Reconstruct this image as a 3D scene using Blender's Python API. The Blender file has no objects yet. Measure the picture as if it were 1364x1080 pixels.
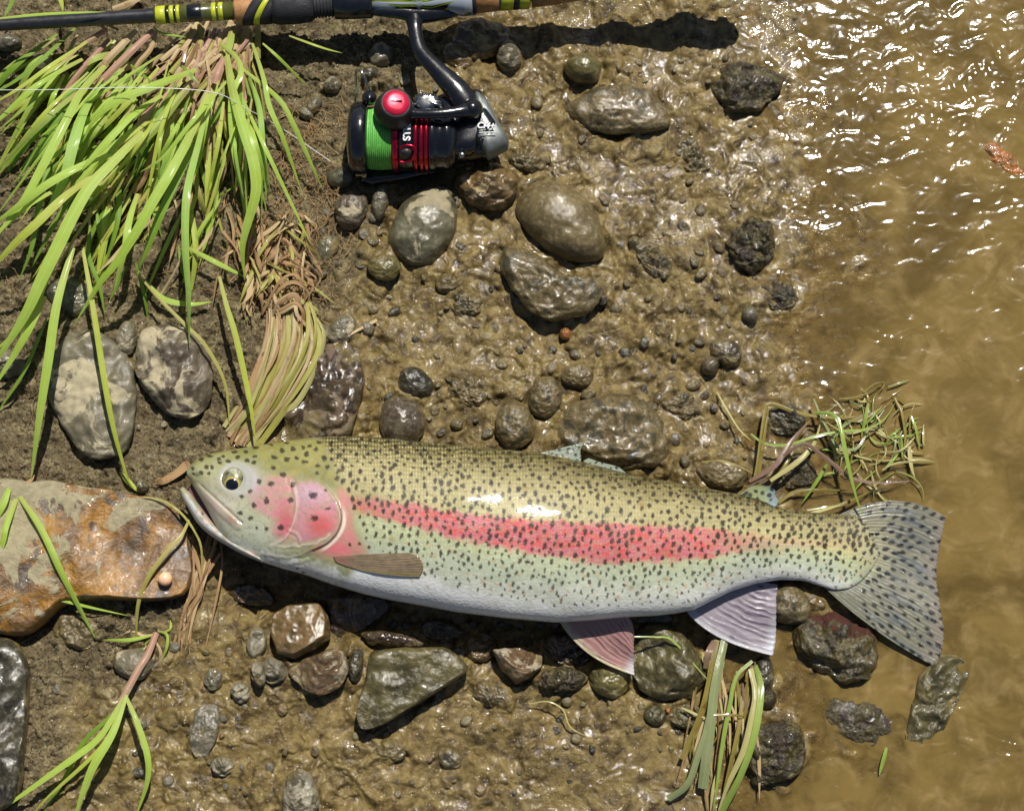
import bpy, math, random
import numpy as np
from mathutils import Vector, Matrix

# ------------------------------------------------------------------ camera, sky, sun, exposure
S = bpy.context.scene
COL = S.collection
R = math.radians
DIST, TILT, FPX = 1.30, R(12), 2600.0          # 1 photo pixel is 0.5 mm on the ground
cam_d = bpy.data.cameras.new('camera')
cam = bpy.data.objects.new('camera', cam_d); COL.objects.link(cam)
cam.location = (0, -DIST*math.sin(TILT), DIST*math.cos(TILT))
cam.rotation_euler = (TILT, 0, 0)
cam_d.sensor_width = 36; cam_d.lens = 36*FPX/1364
cam_d.clip_start = 0.05; cam_d.clip_end = 100
S.camera = cam

SUN_EL, SUN_AZ = R(58), R(17)
w = bpy.data.worlds.new('World'); S.world = w; w.use_nodes = True
nt = w.node_tree; nt.nodes.clear()
sky = nt.nodes.new('ShaderNodeTexSky'); sky.sky_type = 'NISHITA'; sky.sun_disc = False
sky.sun_elevation = SUN_EL; sky.sun_rotation = SUN_AZ
bg = nt.nodes.new('ShaderNodeBackground'); bg.inputs[1].default_value = 0.05
wo = nt.nodes.new('ShaderNodeOutputWorld')
nt.links.new(sky.outputs[0], bg.inputs[0]); nt.links.new(bg.outputs[0], wo.inputs[0])
sd = bpy.data.lights.new('sun', 'SUN'); sd.energy = 5.0; sd.angle = R(0.5); sd.color = (1, .955, .88)
sun = bpy.data.objects.new('sun', sd); COL.objects.link(sun)
sdir = Vector((math.cos(SUN_EL)*math.sin(SUN_AZ), math.cos(SUN_EL)*math.cos(SUN_AZ), math.sin(SUN_EL)))
sun.rotation_euler = sdir.to_track_quat('Z', 'Y').to_euler()
sun.location = (0.3, 1, 2)
S.view_settings.view_transform = 'Standard'; S.view_settings.look = 'None'
S.view_settings.exposure = 0.06; S.view_settings.gamma = 1; S.view_settings.use_curve_mapping = False
S.cycles.max_bounces = 6; S.cycles.diffuse_bounces = 3; S.cycles.glossy_bounces = 3
S.cycles.transparent_max_bounces = 10; S.cycles.caustics_reflective = False; S.cycles.caustics_refractive = False
S.cycles.sample_clamp_indirect = 3

# ------------------------------------------------------------------ coordinates
CT, ST = math.cos(TILT), math.sin(TILT)
def at(px, py, z):
    """point on the ray through photo pixel (px, py) at height z mm -> world metres"""
    px = np.asarray(px, float); py = np.asarray(py, float); z = np.asarray(z, float)/1000
    dx = (px-682)/FPX; dy = -(py-540)/FPX
    wy = dy*CT + ST; wz = dy*ST - CT
    t = (z - DIST*CT)/wz
    return np.stack([dx*t, -DIST*ST + wy*t, z + 0*t], -1)
def at1(px, py, z): return Vector(at(px, py, z).tolist())
def world2px(X, Y, Z=0.0):
    """photo pixel of a world point"""
    ry = Y + DIST*ST; rz = Z - DIST*CT
    cy = ry*CT + rz*ST; cz = -ry*ST + rz*CT
    return 682 + X/(-cz)*FPX, 540 - cy/(-cz)*FPX

# ------------------------------------------------------------------ noise
def h2(ix, iy, seed=0):
    a = (ix.astype(np.int64)*374761393 + iy.astype(np.int64)*668265263 + seed*974634777) & 0xffffffff
    a = ((a ^ (a >> 13))*1274126177) & 0xffffffff
    a = ((a ^ (a >> 16))*2246822519) & 0xffffffff
    a = a ^ (a >> 15)
    return (a & 0xffffff)/float(0x1000000)
def perlin(x, y, seed=0):
    x = np.asarray(x, float); y = np.asarray(y, float)
    ix = np.floor(x); iy = np.floor(y); fx = x-ix; fy = y-iy
    ix = ix.astype(np.int64); iy = iy.astype(np.int64)
    u = fx*fx*fx*(fx*(fx*6-15)+10); v = fy*fy*fy*(fy*(fy*6-15)+10)
    def g(a, b, dx, dy):
        t = h2(ix+a, iy+b, seed)*2*np.pi
        return np.cos(t)*dx + np.sin(t)*dy
    n0 = g(0,0,fx,fy)*(1-u) + g(1,0,fx-1,fy)*u
    n1 = g(0,1,fx,fy-1)*(1-u) + g(1,1,fx-1,fy-1)*u
    return (n0*(1-v) + n1*v)*1.5
def fbm(x, y, oct=4, seed=0, gain=.5):
    s = 0; a = 1; f = 1
    for k in range(oct):
        s = s + a*perlin(x*f, y*f, seed+k*17); a *= gain; f *= 2.03
    return s
def blobs(x, y, cell, seed, prob=.7, r0=.25, r1=.6, power=.6):
    """rounded lumps of uneven size scattered over a jittered grid, 0..1 high"""
    gx = np.floor(x/cell); gy = np.floor(y/cell); out = np.zeros(np.shape(x))
    for a in (-1,0,1):
        for b in (-1,0,1):
            cx = gx+a; cy = gy+b
            i, j = cx.astype(np.int64), cy.astype(np.int64)
            px = (cx + h2(i,j,seed))*cell; py = (cy + h2(i,j,seed+1))*cell
            r = (r0 + (r1-r0)*h2(i,j,seed+2)**2)*cell
            th = h2(i,j,seed+3)*np.pi; el = .6+.4*h2(i,j,seed+4)
            dx = x-px; dy = y-py
            ux = dx*np.cos(th)+dy*np.sin(th); uy = (-dx*np.sin(th)+dy*np.cos(th))/el
            d = (ux*ux+uy*uy)/(r*r)
            hgt = np.clip(1-d, 0, 1)**power * (r/(r1*cell)) * (h2(i,j,seed+5) < prob)
            out = np.maximum(out, hgt)
    return out
def sst(x, a, b):
    t = np.clip((x-a)/(b-a), 0, 1); return t*t*(3-2*t)
def gauss(x, y, cx, cy, rx, ry, ang=0):
    c, s = math.cos(R(ang)), math.sin(R(ang))
    dx = x-cx; dy = y-cy
    u = (dx*c+dy*s)/rx; v = (-dx*s+dy*c)/ry
    return np.exp(-(u*u+v*v))

# ------------------------------------------------------------------ the stones one can tell apart: label, centre and size in photo pixels, height mm
STONES = []
def put(*a, **k): STONES.append((a, k))
put('large flat grey stone with dried silt patches under the drooping grass blades', 125,525,60,86,-8, 9,'palegrey',flat=3.2,lift=5,top=.5)
put('rounded brown stone crusted with cream silt beside the flat grey stone', 233,493,48,68,-14, 13,'brownsilt',flat=2.6,lift=5,rough=.07)
put('small pale pebble wedged between the two silt covered stones', 168,452,15,22,8, 7,'palegrey',lift=5,name='pebble')
put('smaller buff pebble touching the underside of the pale wedged pebble', 171,489,13,12,0, 6,'mud',lift=4,name='pebble')
put('large rusty orange and cream rock left of the fish mouth', 0,0,h=18,mat='orange',poly=[(-60,640),(0,640),(70,642),(140,655),(228,668),(248,700),(256,760),(247,796),(205,800),(150,799),(105,801),(72,812),(55,835),(36,849),(5,846),(-60,830)],facets=2,flat=5,rough=.035,lift=7,top=.4,below=14)
put('long dark wet rock at the lower left edge', 0,0,h=16,mat='dark',poly=[(-70,845),(0,846),(24,856),(40,885),(38,960),(30,1030),(22,1070),(-10,1085),(-70,1085)],facets=2,flat=4,lift=6,top=.45,below=14)
put('dark red-brown wet rock above the fish head beside the straw', 0,0,h=15,mat='redbrown',poly=[(372,585),(384,545),(402,500),(428,462),(455,452),(478,468),(486,510),(478,550),(462,590),(400,596)],facets=4,flat=3,rough=.08,lift=3)
put('smooth purple-grey pebble with a bright glint just above the fish back', 535,562,30,37,5, 13,'purple',lift=2,rough=.02,flat=2)
put('grey egg-shaped stone with a pale band below the reel', 565,302,42,56,38, 16,'greyband',lift=4,rough=.03)
put('small oval stone half crusted with silt, lower left of the reel', 468,280,21,27,10, 10,'brownsilt',lift=3,name='pebble')
put('narrow dark pebble in the reel shadow between two grey stones', 507,268,12,24,10, 8,'grey',lift=2,name='pebble')
put('flat rounded olive-grey pebble left below the banded grey stone', 512,356,22,18,15, 7,'olive',lift=3,name='pebble')
put('brown lumpy stone under the rear of the reel', 649,249,40,34,8, 15,'brown',lift=3,rough=.08)
put('big smooth mud coated oval stone right of the reel', 748,296,66,44,34, 19,'mud',lift=3,rough=.02,flat=2.2)
put('large shiny mud coated slab below the smooth oval stone', 0,0,h=11,mat='mudshiny',poly=[(668,332),(705,330),(730,352),(762,372),(792,365),(803,382),(798,405),(770,424),(735,430),(705,416),(680,385),(664,355)],flat=2.8,lift=4,rough=.06)
put('flat mud coated wedge-shaped stone right of the olive pebble', 0,0,h=10,mat='mudshiny',poly=[(755,140),(790,118),(830,112),(868,120),(890,145),(892,170),(862,178),(820,180),(780,172),(758,158)],flat=2.8,lift=3,rough=.04)
put('small pale olive pebble casting a shadow near the top', 777,93,26,19,12, 13,'olive',lift=3,rough=.02,name='pebble')
put('dark wet stone at the water edge near the top right', 0,0,h=14,mat='darkmoss',poly=[(952,92),(985,82),(1020,90),(1046,103),(1038,125),(1010,148),(985,155),(958,148),(948,120)],facets=2,flat=2.6,lift=1,rough=.1)
put('speckled pale pebble between the rod handle and the reel stem', 678,76,17,20,5, 10,'white',lift=2,name='pebble')
put('mud sided dark pebble in the middle of the mud flat', 553,510,24,20,8, 8,'dark',lift=1,name='pebble')
put('mud coated stone just above the fish back with glints', 685,567,27,32,8, 11,'mudshiny',lift=2,rough=.04)
put('shiny mud coated pebble up and right of the glinting mud stone', 726,529,23,28,0, 10,'mudshiny',lift=2,rough=.04,name='pebble')
put('small smooth mud covered pebble near the middle', 769,501,22,17,8, 8,'mud',lift=2,name='pebble')
put('large low boulder buried in mud above the dorsal fin', 0,0,h=14,mat='mudshiny',poly=[(735,560),(765,535),(810,525),(860,530),(885,560),(890,600),(872,625),(830,628),(780,615),(738,600)],flat=2.4,lift=1,rough=.07)
put('blunt mud coated stone beside the fish back near the adipose fin', 962,632,34,20,6, 8,'mud',lift=1)
put('purplish oval pebble on the wet mud by the water', 946,488,13,13,0, 9,'purple',lift=2,name='pebble',rough=.03)
put('dark purplish stone behind the oval purplish pebble', 967,470,24,17,20, 8,'purple',lift=0,rough=.06)
put('small round grey-green pebble at the water edge', 999,420,11,11,0, 7,'grey',lift=1,name='pebble',rough=.02)
put('dark rough clod-like stone at the edge of the muddy water', 1001,325,30,38,10, 9,'darkmoss',lift=0,rough=.14)
put('low dark rock sunk at the water edge under the purplish stones', 1035,395,30,20,20, 4,'darkmoss',lift=-1,rough=.1)
put('dark wet stone framed by the folded straw beside the water', 1046,560,26,21,20, 11,'dark',lift=1,rough=.08,facets=2)
put('dark stone under the grass tangle beside the fish back', 1062,630,26,26,20, 6,'darkmoss',lift=0,rough=.08)
put('brown angular stone with a pale stripe under the fish belly', 0,0,h=20,mat='brown',poly=[(364,818),(385,806),(428,803),(438,822),(441,850),(420,866),(392,880),(370,872),(361,845)],facets=3,flat=3.4,lift=9,rough=.03,top=.45)
put('dark brown angular stone in the belly shadow beside the striped stone', 0,0,h=13,mat='redbrown',poly=[(434,795),(470,785),(525,795),(522,815),(490,838),(448,852),(440,835)],facets=3,flat=3,lift=3)
put('wet reddish stone with pale crust beneath the striped brown stone', 0,0,h=17,mat='redpale',poly=[(382,893),(405,878),(440,864),(460,866),(465,895),(455,915),(425,928),(404,918)],facets=3,flat=3,lift=8,rough=.05)
put('thin dark glossy stone sliver above the big slab', 0,0,h=8,mat='redbrown',poly=[(476,843),(510,838),(545,845),(568,856),(560,863),(520,862),(490,853)],flat=3,lift=6)
put('big triangular olive slab below the fish belly', 0,0,h=9,mat='slab',poly=[(492,868),(540,862),(590,862),(612,872),(627,892),(600,910),(560,935),(510,965),(478,976),(475,955),(486,900)],facets=3,flat=6,rough=.04,lift=12,top=.35,below=15)
put('narrow dark upright stone left of the olive slab', 474,885,10,26,5, 9,'dark',lift=3)
put('small whitish pebble with a dark speck left of the striped brown stone', 342,856,13,22,6, 9,'white',lift=3,name='pebble',facets=2)
put('narrow whitish pebble directly below the speckled whitish one', 344,898,9,18,-12, 6,'white',lift=2,name='pebble',rough=0.13)
put('dark grey round pebble in shadow between white pebbles and reddish stone', 365,893,17,18,0, 7,'grey',lift=1,name='pebble',rough=0.13)
put('small veined pebble in mud at lower left', 285,904,12,17,8, 5,'grey',lift=1,name='pebble',rough=0.13)
put('small white tipped pebble below the veined pebble', 321,922,12,15,5, 6,'white',lift=1,name='pebble',rough=0.13)
put('red-brown and cream wedge stone in the shade below the belly', 0,0,h=15,mat='redpale',poly=[(655,865),(690,861),(722,866),(722,888),(708,902),(688,912),(668,893)],facets=2,flat=3.6,lift=8)
put('olive stone tucked under the tip of the pelvic fin', 812,902,26,30,-20, 10,'olive',lift=2)
put('large olive boulder between the pelvic and anal fins', 0,0,h=20,mat='slab',poly=[(842,838),(862,828),(890,832),(915,850),(940,885),(942,905),(920,932),(885,934),(850,920),(835,890)],facets=2,flat=2.8,lift=5,rough=.06)
put('rounded mud coated stone right of the anal fin', 1050,805,31,28,20, 12,'mudshiny',lift=2,rough=.04)
put('big dark rough stone with a red patch under the tail', 0,0,h=15,mat='redpatch',poly=[(1052,835),(1075,818),(1110,813),(1145,826),(1165,852),(1168,880),(1155,908),(1125,912),(1090,898),(1058,868)],flat=2.6,lift=0,rough=.12)
put('dark oval stone lying in the water below the red patched stone', 1145,960,53,34,22, 7,'darkmoss',lift=-2,rough=.06)
put('tall angular stone at the tip of the tail', 0,0,h=12,mat='slab',poly=[(1252,868),(1280,872),(1292,895),(1275,935),(1255,975),(1225,1000),(1203,992),(1208,955),(1222,900)],facets=3,flat=3.2,lift=-1,rough=.07)
put('dark algae covered stone in the water beside the wet straw', 0,0,h=15,mat='darkmoss',poly=[(1005,965),(1040,955),(1065,970),(1074,1000),(1065,1030),(1035,1050),(1005,1045),(988,1020),(990,985)],flat=2.5,lift=-1,rough=.12)
put('small glossy dark stone right of the straw near the anal fin', 1016,898,16,24,0, 9,'dark',lift=1)
put('wide brown stone barely covered by the muddy water at the bottom', 1115,1040,85,42,8, 6,'sub',lift=-5,rough=.04)
put('rounded brown stone under shallow water at the bottom edge', 1290,1050,60,40,0, 5,'sub',lift=-7,rough=.06)
put('orange stone under the water at the right edge', 0,0,h=5,mat='rust',poly=[(1300,192),(1322,188),(1350,208),(1368,235),(1350,240),(1318,218)],flat=2.6,zb=-3,lift=0)
put('pale grey stone with dark streaks at the bottom edge', 400,1062,26,36,-5, 9,'white',lift=2,rough=.06)
put('flat grey slab stone sunk in mud at lower left', 272,972,18,40,14, 4,'grey',lift=2,facets=2)
put('small whitish stone in mud below the grey slab', 296,1020,15,14,0, 6,'white',lift=1,name='pebble',rough=0.13)
put('rounded buff stone beneath the small pink-stemmed grass plant', 178,884,26,22,10, 9,'palegrey',lift=1,rough=.03)
put('pale stone at the left edge under the long blades', 8,484,26,20,10, 8,'palegrey',lift=1)
put('brown mud coated stone in the shade of the orange rock', 105,838,38,26,10, 7,'mud',lift=1,rough=.08)
put('grey stone half hidden in the shade of the green blades', 95,395,32,26,20, 8,'greyband',lift=1)
put('dark grey stone at the top left corner under the rod tip', 10,58,20,11,0, 8,'grey',lift=2)
put('pale flat stone below the rod at the top left', 52,86,20,12,-30, 5,'palegrey',lift=1)
put('grey-green stone in shade left below the spool', 455,237,19,14,0, 9,'greyband',lift=1,name='pebble')
put('round pale pebble left of the spool lip', 443,114,12,11,20, 7,'white',lift=2,name='pebble')
put('glossy grey pebble in the dry soil left of the reel', 418,142,9,14,30, 6,'grey',lift=2,name='pebble')
put('whitish bean shaped pebble below the glossy grey pebble', 408,152,11,7,30, 5,'white',lift=2,name='pebble')
put('dark grey-green pebble in shade left of the reel stem', 507,74,18,15,-30, 8,'grey',lift=1)
put('grey pebble right under the bail wire', 492,100,13,10,-30, 6,'dark',lift=1,name='pebble')
put('large dark flat stone in the shade under the cork handle', 640,52,42,26,-8, 8,'brown',lift=0,rough=.07)
put('low stone in shade between the reel stem and the speckled pebble', 610,75,22,18,20, 6,'brown',lift=0)
put('upright muddy stone lying left of the fallen twig', 455,440,16,24,30, 7,'palegrey',lift=1)
put('small blue-grey pebble at the end of the fallen twig', 490,438,10,9,40, 5,'grey',lift=1,name='pebble')
put('larger silt streaked stone by the straw bundle', 418,452,26,17,-35, 6,'greyband',lift=1)
put('silt streaked pebble in the dry soil below the root hairs', 436,330,14,20,20, 5,'greyband',lift=1,name='pebble')
put('bright orange nugget of gravel in the middle of the mud', 753,445,8,8,0, 5,'rust',lift=1,name='pebble')
put('small blue-black pebble beside the orange nugget', 766,473,9,6,30, 4,'grey',lift=1,name='pebble')
put('chalky white crumb, upper one of the pair by the oval stone', 485,313,7,8,0, 5,'white',lift=1,name='pebble',facets=3)
put('chalky white crumb, lower one of the pair by the oval stone', 497,323,8,7,0, 5,'white',lift=1,name='pebble',facets=3)
put('round pale pebble at the foot of the bent straw by the orange rock', 190,648,8,9,0, 6,'white',lift=1,name='pebble')
put('low dark stone in the black shadow right behind the fish jaw', 335,792,30,15,12, 9,'redbrown',lift=1,facets=2,rough=.08)
put('blunt dark stone deep under the belly above the triangular slab', 590,842,34,17,8, 9,'dark',lift=1,facets=2,rough=.08)
put('brown stone in belly shadow left of the cream and red wedge stone', 640,862,24,20,-10, 9,'brown',lift=1,facets=2,rough=.08)
put('dark lumpy stone in shadow between the wedge stone and pelvic fin', 755,865,32,24,10, 9,'redbrown',lift=1,rough=.12)
put('dark rough stone below the pelvic fin root and left of the olive stone', 748,905,34,17,-6, 8,'darkmoss',lift=0,rough=.12)
put('olive lump of stone directly under the big olive boulder', 918,955,26,17,8, 8,'slab',lift=1,facets=2,rough=.08)
put('small olive stone under the boulder, left of the olive lump', 872,952,17,13,20, 7,'slab',lift=1,rough=.08)
put('dark stone in the shadow between the belly and the olive boulder', 868,822,30,12,0, 7,'dark',lift=0)
put('dark stone behind the front edge of the anal fin', 965,850,26,22,20, 8,'darkmoss',lift=0,rough=.1)
put('reddish brown stone sunk in the muddy water left of the red patched stone', 1075,800,24,14,20, 5,'brown',lift=-1)
put('small dark wet stone touching the glossy stone by the straw', 1022,930,13,14,0, 7,'darkmoss',lift=0)
put('small brown angular stone right of the reddish crusted stone', 500,850,14,10,0, 8,'brown',lift=3,facets=2)
put('muddy rounded lump left of the mud pit near the bottom', 655,925,28,18,15, 7,'mudshiny',lift=-1,rough=.12)
put('mud buried stone below the tip of the triangular slab', 520,1000,22,16,0, 5,'mud',lift=-1,rough=.06)
put('mud buried round stone in the lower middle of the bank', 600,1010,18,15,30, 5,'mudshiny',lift=-1,rough=.08)
put('wide mud coated hump between the fish back and the small middle pebble', 625,520,30,22,20, 6,'mudshiny',lift=-2,rough=.12)
put('mud smeared stone left of the shiny slab', 620,405,26,18,30, 6,'mudshiny',lift=-2,rough=.12)
put('mud coated knob between the flat olive pebble and the banded stone', 595,378,16,13,0, 6,'mud',lift=0,rough=.1)
put('long mud smeared hump right of the big smooth oval stone', 868,345,34,20,40, 6,'mudshiny',lift=-2,rough=.14)
put('mud covered stone below the purplish oval pebble', 905,540,28,20,10, 6,'mudshiny',lift=-2,rough=.12)
put('mud coated hump right of the flat wedge-shaped stone', 920,210,30,22,60, 6,'mudshiny',lift=-2,rough=.14)
put('squat muddy stone between the oval stone and the reel', 700,215,22,15,20, 7,'mudshiny',lift=-1,rough=.12)
BERM = []
for a, k in STONES:
    if 'poly' in k:
        p = np.array(k['poly'], float); c = (p.max(0)+p.min(0))/2; q = p-p.mean(0); cov = q.T@q/len(p)
        w_, v_ = np.linalg.eigh(cov); rx = math.sqrt(w_[1])*1.42; ry = math.sqrt(w_[0])*1.42
        BERM.append((p.mean(0)[0], p.mean(0)[1], rx, ry, math.atan2(v_[1,1], v_[0,1]), k.get('h',8)))
    else: BERM.append((a[1], a[2], a[3], a[4], R(a[5]), k.get('h', a[6] if len(a) > 6 else 8)))
def berms(x, y, wet):
    """mud pushed up and smeared against the stones"""
    shp = np.shape(x); x = np.ravel(x); y = np.ravel(y); wet = np.ravel(wet); out = np.zeros(x.shape)
    for cx,cy,rx,ry,an,h in BERM:
        m = np.where((np.abs(x-cx) < rx*1.9+12) & (np.abs(y-cy) < max(rx,ry)*1.9+12))[0]
        if not len(m): continue
        c, s = math.cos(an), math.sin(an); dx = x[m]-cx; dy = y[m]-cy
        rho = np.hypot((dx*c+dy*s)/rx, (-dx*s+dy*c)/ry); mr = min(rx,ry)
        wd = 9/mr+.12
        am = .45+.9*perlin(x[m]/22, y[m]/22, int(cx))
        low = -sst(dy/ry, -.2, .9)*.8
        out[m] += np.exp(-((rho-.95)/wd)**2)*np.clip(am+low*.6,-.7,1.2)*min(h,14)*.30*(.35+.65*wet[m])
    return out.reshape(shp)

# ------------------------------------------------------------------ the ground's relief (x, y in photo pixels, result in mm)
def shore(y):
    return np.interp(y, [-400,0,100,180,260,340,420,500,560,640,760,860,940,1000,1080,1500],
                        [1000,1005,1035,1030,1035,1040,1015,1010,1020,1050,1040,1010,985,960,950,940])
def wetness(x, y):
    n = fbm(x/70, y/70, 3, 5)*60
    lim = np.interp(y, [-300,0,120,250,400,520,600,700,800,900,1080,1400], [640,640,560,520,440,430,330,300,250,140,60,60])
    return sst(x+n, lim-40, lim+60)
def ground_mm(x, y, fine=True):
    x = np.asarray(x, float); y = np.asarray(y, float)
    xs = x + 45 - (shore(y) + fbm(x/75, y/75, 3, 3)*44)
    g = np.interp(xs, [-5000,-1100,-600,-250,-60,0,60,160,400,5000], [16,15,11,6,3.0,1.0,-.3,-2.6,-9,-25])
    # shallow pool of mud below the fish
    pool = gauss(x, y, 830, 1040, 210, 75)
    g = g*(1-.75*pool)
    wet = wetness(x, y)
    for cx,cy,rx,ry,an,am in ((380,800,130,42,10,-9),(620,840,190,36,6,-9),(850,860,170,34,0,-6),(742,955,30,34,0,-7),
                              (150,400,150,40,10,-4),(330,770,60,60,0,-6),(720,440,60,16,35,-3),(880,480,60,10,20,-2.5),
                              (560,260,70,50,0,-3),(620,60,110,30,0,-4),(435,330,25,60,0,-2),(60,830,90,26,0,-4),
                              (460,690,200,80,0,-3),(700,700,250,80,0,-2),(1010,760,90,60,0,-1),
                              (880,350,60,60,0,1.5),(620,420,90,90,0,1.5),(700,1000,120,50,0,2),(120,1000,110,80,0,2)):
        g = g + am*gauss(x, y, cx, cy, rx, ry, an)
    land = sst(-xs, -110, 60)
    g = g + berms(x, y, wet)
    smooth = np.clip(.8*pool + .9*(1-land), 0, 1)
    wx = x + fbm(x/38, y/38, 3, 11)*10; wy = y + fbm(x/38, y/38, 3, 12)*10
    cal = sst(fbm(x/85, y/85, 3, 131), .0, .45)*wet*.75; smooth = np.clip(smooth+cal*.8, 0, 1)
    g = g + fbm(x/95, y/95, 3, 21)*3.2*(1-.5*smooth)
    g = g + blobs(wx, wy, 62, 31, .55, .25, .62)*5.5*(1-.75*smooth)*(.45+.55*wet)
    g = g + blobs(wx, wy, 30, 41, .45, .25, .62)*3.6*(1-.8*smooth)
    if fine:
        g = g + fbm(wx/26, wy/26, 2, 51)*1.8*(1-.8*smooth)
        g = g + blobs(wx, wy, 14.5, 61, .38, .25, .62)*1.6*(1-.7*smooth)
        g = g + blobs(wx, wy, 8, 71, .5, .3, .65)*.65*(1-.5*smooth)
        # little torn scarps where the mud has slumped
        q = fbm(wx/42, wy/42, 4, 91)
        g = g - np.clip(1-np.abs(q)/.06, 0, 1)*1.8*(1-.8*smooth)
        g = g + fbm(wx/9, wy/9, 3, 55)*.6*(1-.7*smooth)
        # dry crumbs towards the grass
        g = g + (blobs(wx, wy, 10, 81, .7, .3, .6, .8)*2.2 + blobs(x, y, 5.5, 83, .6, .3, .6, .8)*1.0 + fbm(x/3.6, y/3.6, 2, 85)*.7 + fbm(x/24,y/24,3,86)*1.8)*(1-wet)
    return g
def slick(x, y):
    """where a film of water stands on the mud"""
    s = .9*gauss(x,y,860,200,230,190)+.6*gauss(x,y,700,370,150,90)+.7*gauss(x,y,900,560,160,90)+.55*gauss(x,y,760,1010,240,80)+.25*gauss(x,y,560,950,220,90)+.6*gauss(x,y,1000,300,90,300)
    return np.clip(s*(.75+.9*fbm(x/45, y/45, 4, 151))+.12, .05, 1)
def gz(x, y): return float(ground_mm(np.array([x]), np.array([y]), False)[0])

# ------------------------------------------------------------------ mesh and object helpers
def mesh_np(name, V, F, smooth=True, attrs=None):
    V = np.asarray(V, np.float32); me = bpy.data.meshes.new(name)
    if isinstance(F, np.ndarray):
        n, k = F.shape
        me.vertices.add(len(V)); me.vertices.foreach_set('co', V.ravel())
        me.loops.add(n*k); me.loops.foreach_set('vertex_index', F.astype(np.int32).ravel())
        me.polygons.add(n); me.polygons.foreach_set('loop_start', np.arange(0, n*k, k, dtype=np.int32))
        me.update(calc_edges=True)
    else:
        me.from_pydata(V.tolist(), [], F)
    if smooth: me.polygons.foreach_set('use_smooth', np.ones(len(me.polygons), bool))
    for k, a in (attrs or {}).items():
        a = np.asarray(a, np.float32)
        if a.ndim == 2:
            at_ = me.attributes.new(k, 'FLOAT_COLOR', 'POINT')
            at_.data.foreach_set('color', np.concatenate([a, np.ones((len(a),1), np.float32)], 1).ravel())
        else:
            at_ = me.attributes.new(k, 'FLOAT', 'POINT'); at_.data.foreach_set('value', a)
    me.validate(); me.update()
    return me
def grid_faces(nr, nc, wrap=False):
    i = np.arange(nr-1)[:,None]; j = np.arange(nc if wrap else nc-1)[None,:]
    j2 = (j+1) % nc
    return np.stack([i*nc+j, i*nc+j2, (i+1)*nc+j2, (i+1)*nc+j], -1).reshape(-1,4)
def link(name, me, mat=None, parent=None):
    o = bpy.data.objects.new(name, me); COL.objects.link(o)
    if mat is not None and me is not None and not me.materials: me.materials.append(mat)
    if parent: o.parent = parent
    return o
def tag(o, label, cat, group=None):
    o['label'] = label; o['category'] = cat
    if group: o['group'] = group
    return o
def root(name, px, py, z, label, cat, group=None):
    o = bpy.data.objects.new(name, None); COL.objects.link(o); o.location = at1(px, py, z)
    o.empty_display_size = .01
    return tag(o, label, cat, group)
def part(name, V, F, mat, parent=None, **k):
    """V in world metres; placed relative to its parent"""
    V = np.asarray(V, float)
    if parent is not None: V = V - np.array(parent.matrix_basis.translation if parent.parent is None else parent['_w'])
    o = link(name, mesh_np(name, V, F, **k), mat, parent)
    return o
def catmull(P, n):
    P = np.asarray(P, float)
    if len(P) == 2:
        t = np.linspace(0,1,n)[:,None]; return P[0]*(1-t)+P[1]*t
    Q = np.vstack([2*P[0]-P[1], P, 2*P[-1]-P[-2]])
    d = np.r_[0, np.cumsum(np.linalg.norm(np.diff(P[:,:2],axis=0),axis=1))]; d = d/d[-1]
    out = []
    for t in np.linspace(0,1,n):
        i = min(np.searchsorted(d, t, 'right')-1, len(P)-2); i = max(i,0)
        u = (t-d[i])/(d[i+1]-d[i]+1e-9)
        p0,p1,p2,p3 = Q[i],Q[i+1],Q[i+2],Q[i+3]
        out.append(.5*((2*p1)+(-p0+p2)*u+(2*p0-5*p1+4*p2-p3)*u*u+(-p0+3*p1-3*p2+p3)*u**3))
    return np.array(out)
def srgb(h):
    h = h.lstrip('#'); v = [int(h[i:i+2],16)/255 for i in (0,2,4)]
    return tuple(x/12.92 if x <= .04045 else ((x+.055)/1.055)**2.4 for x in v)

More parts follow.
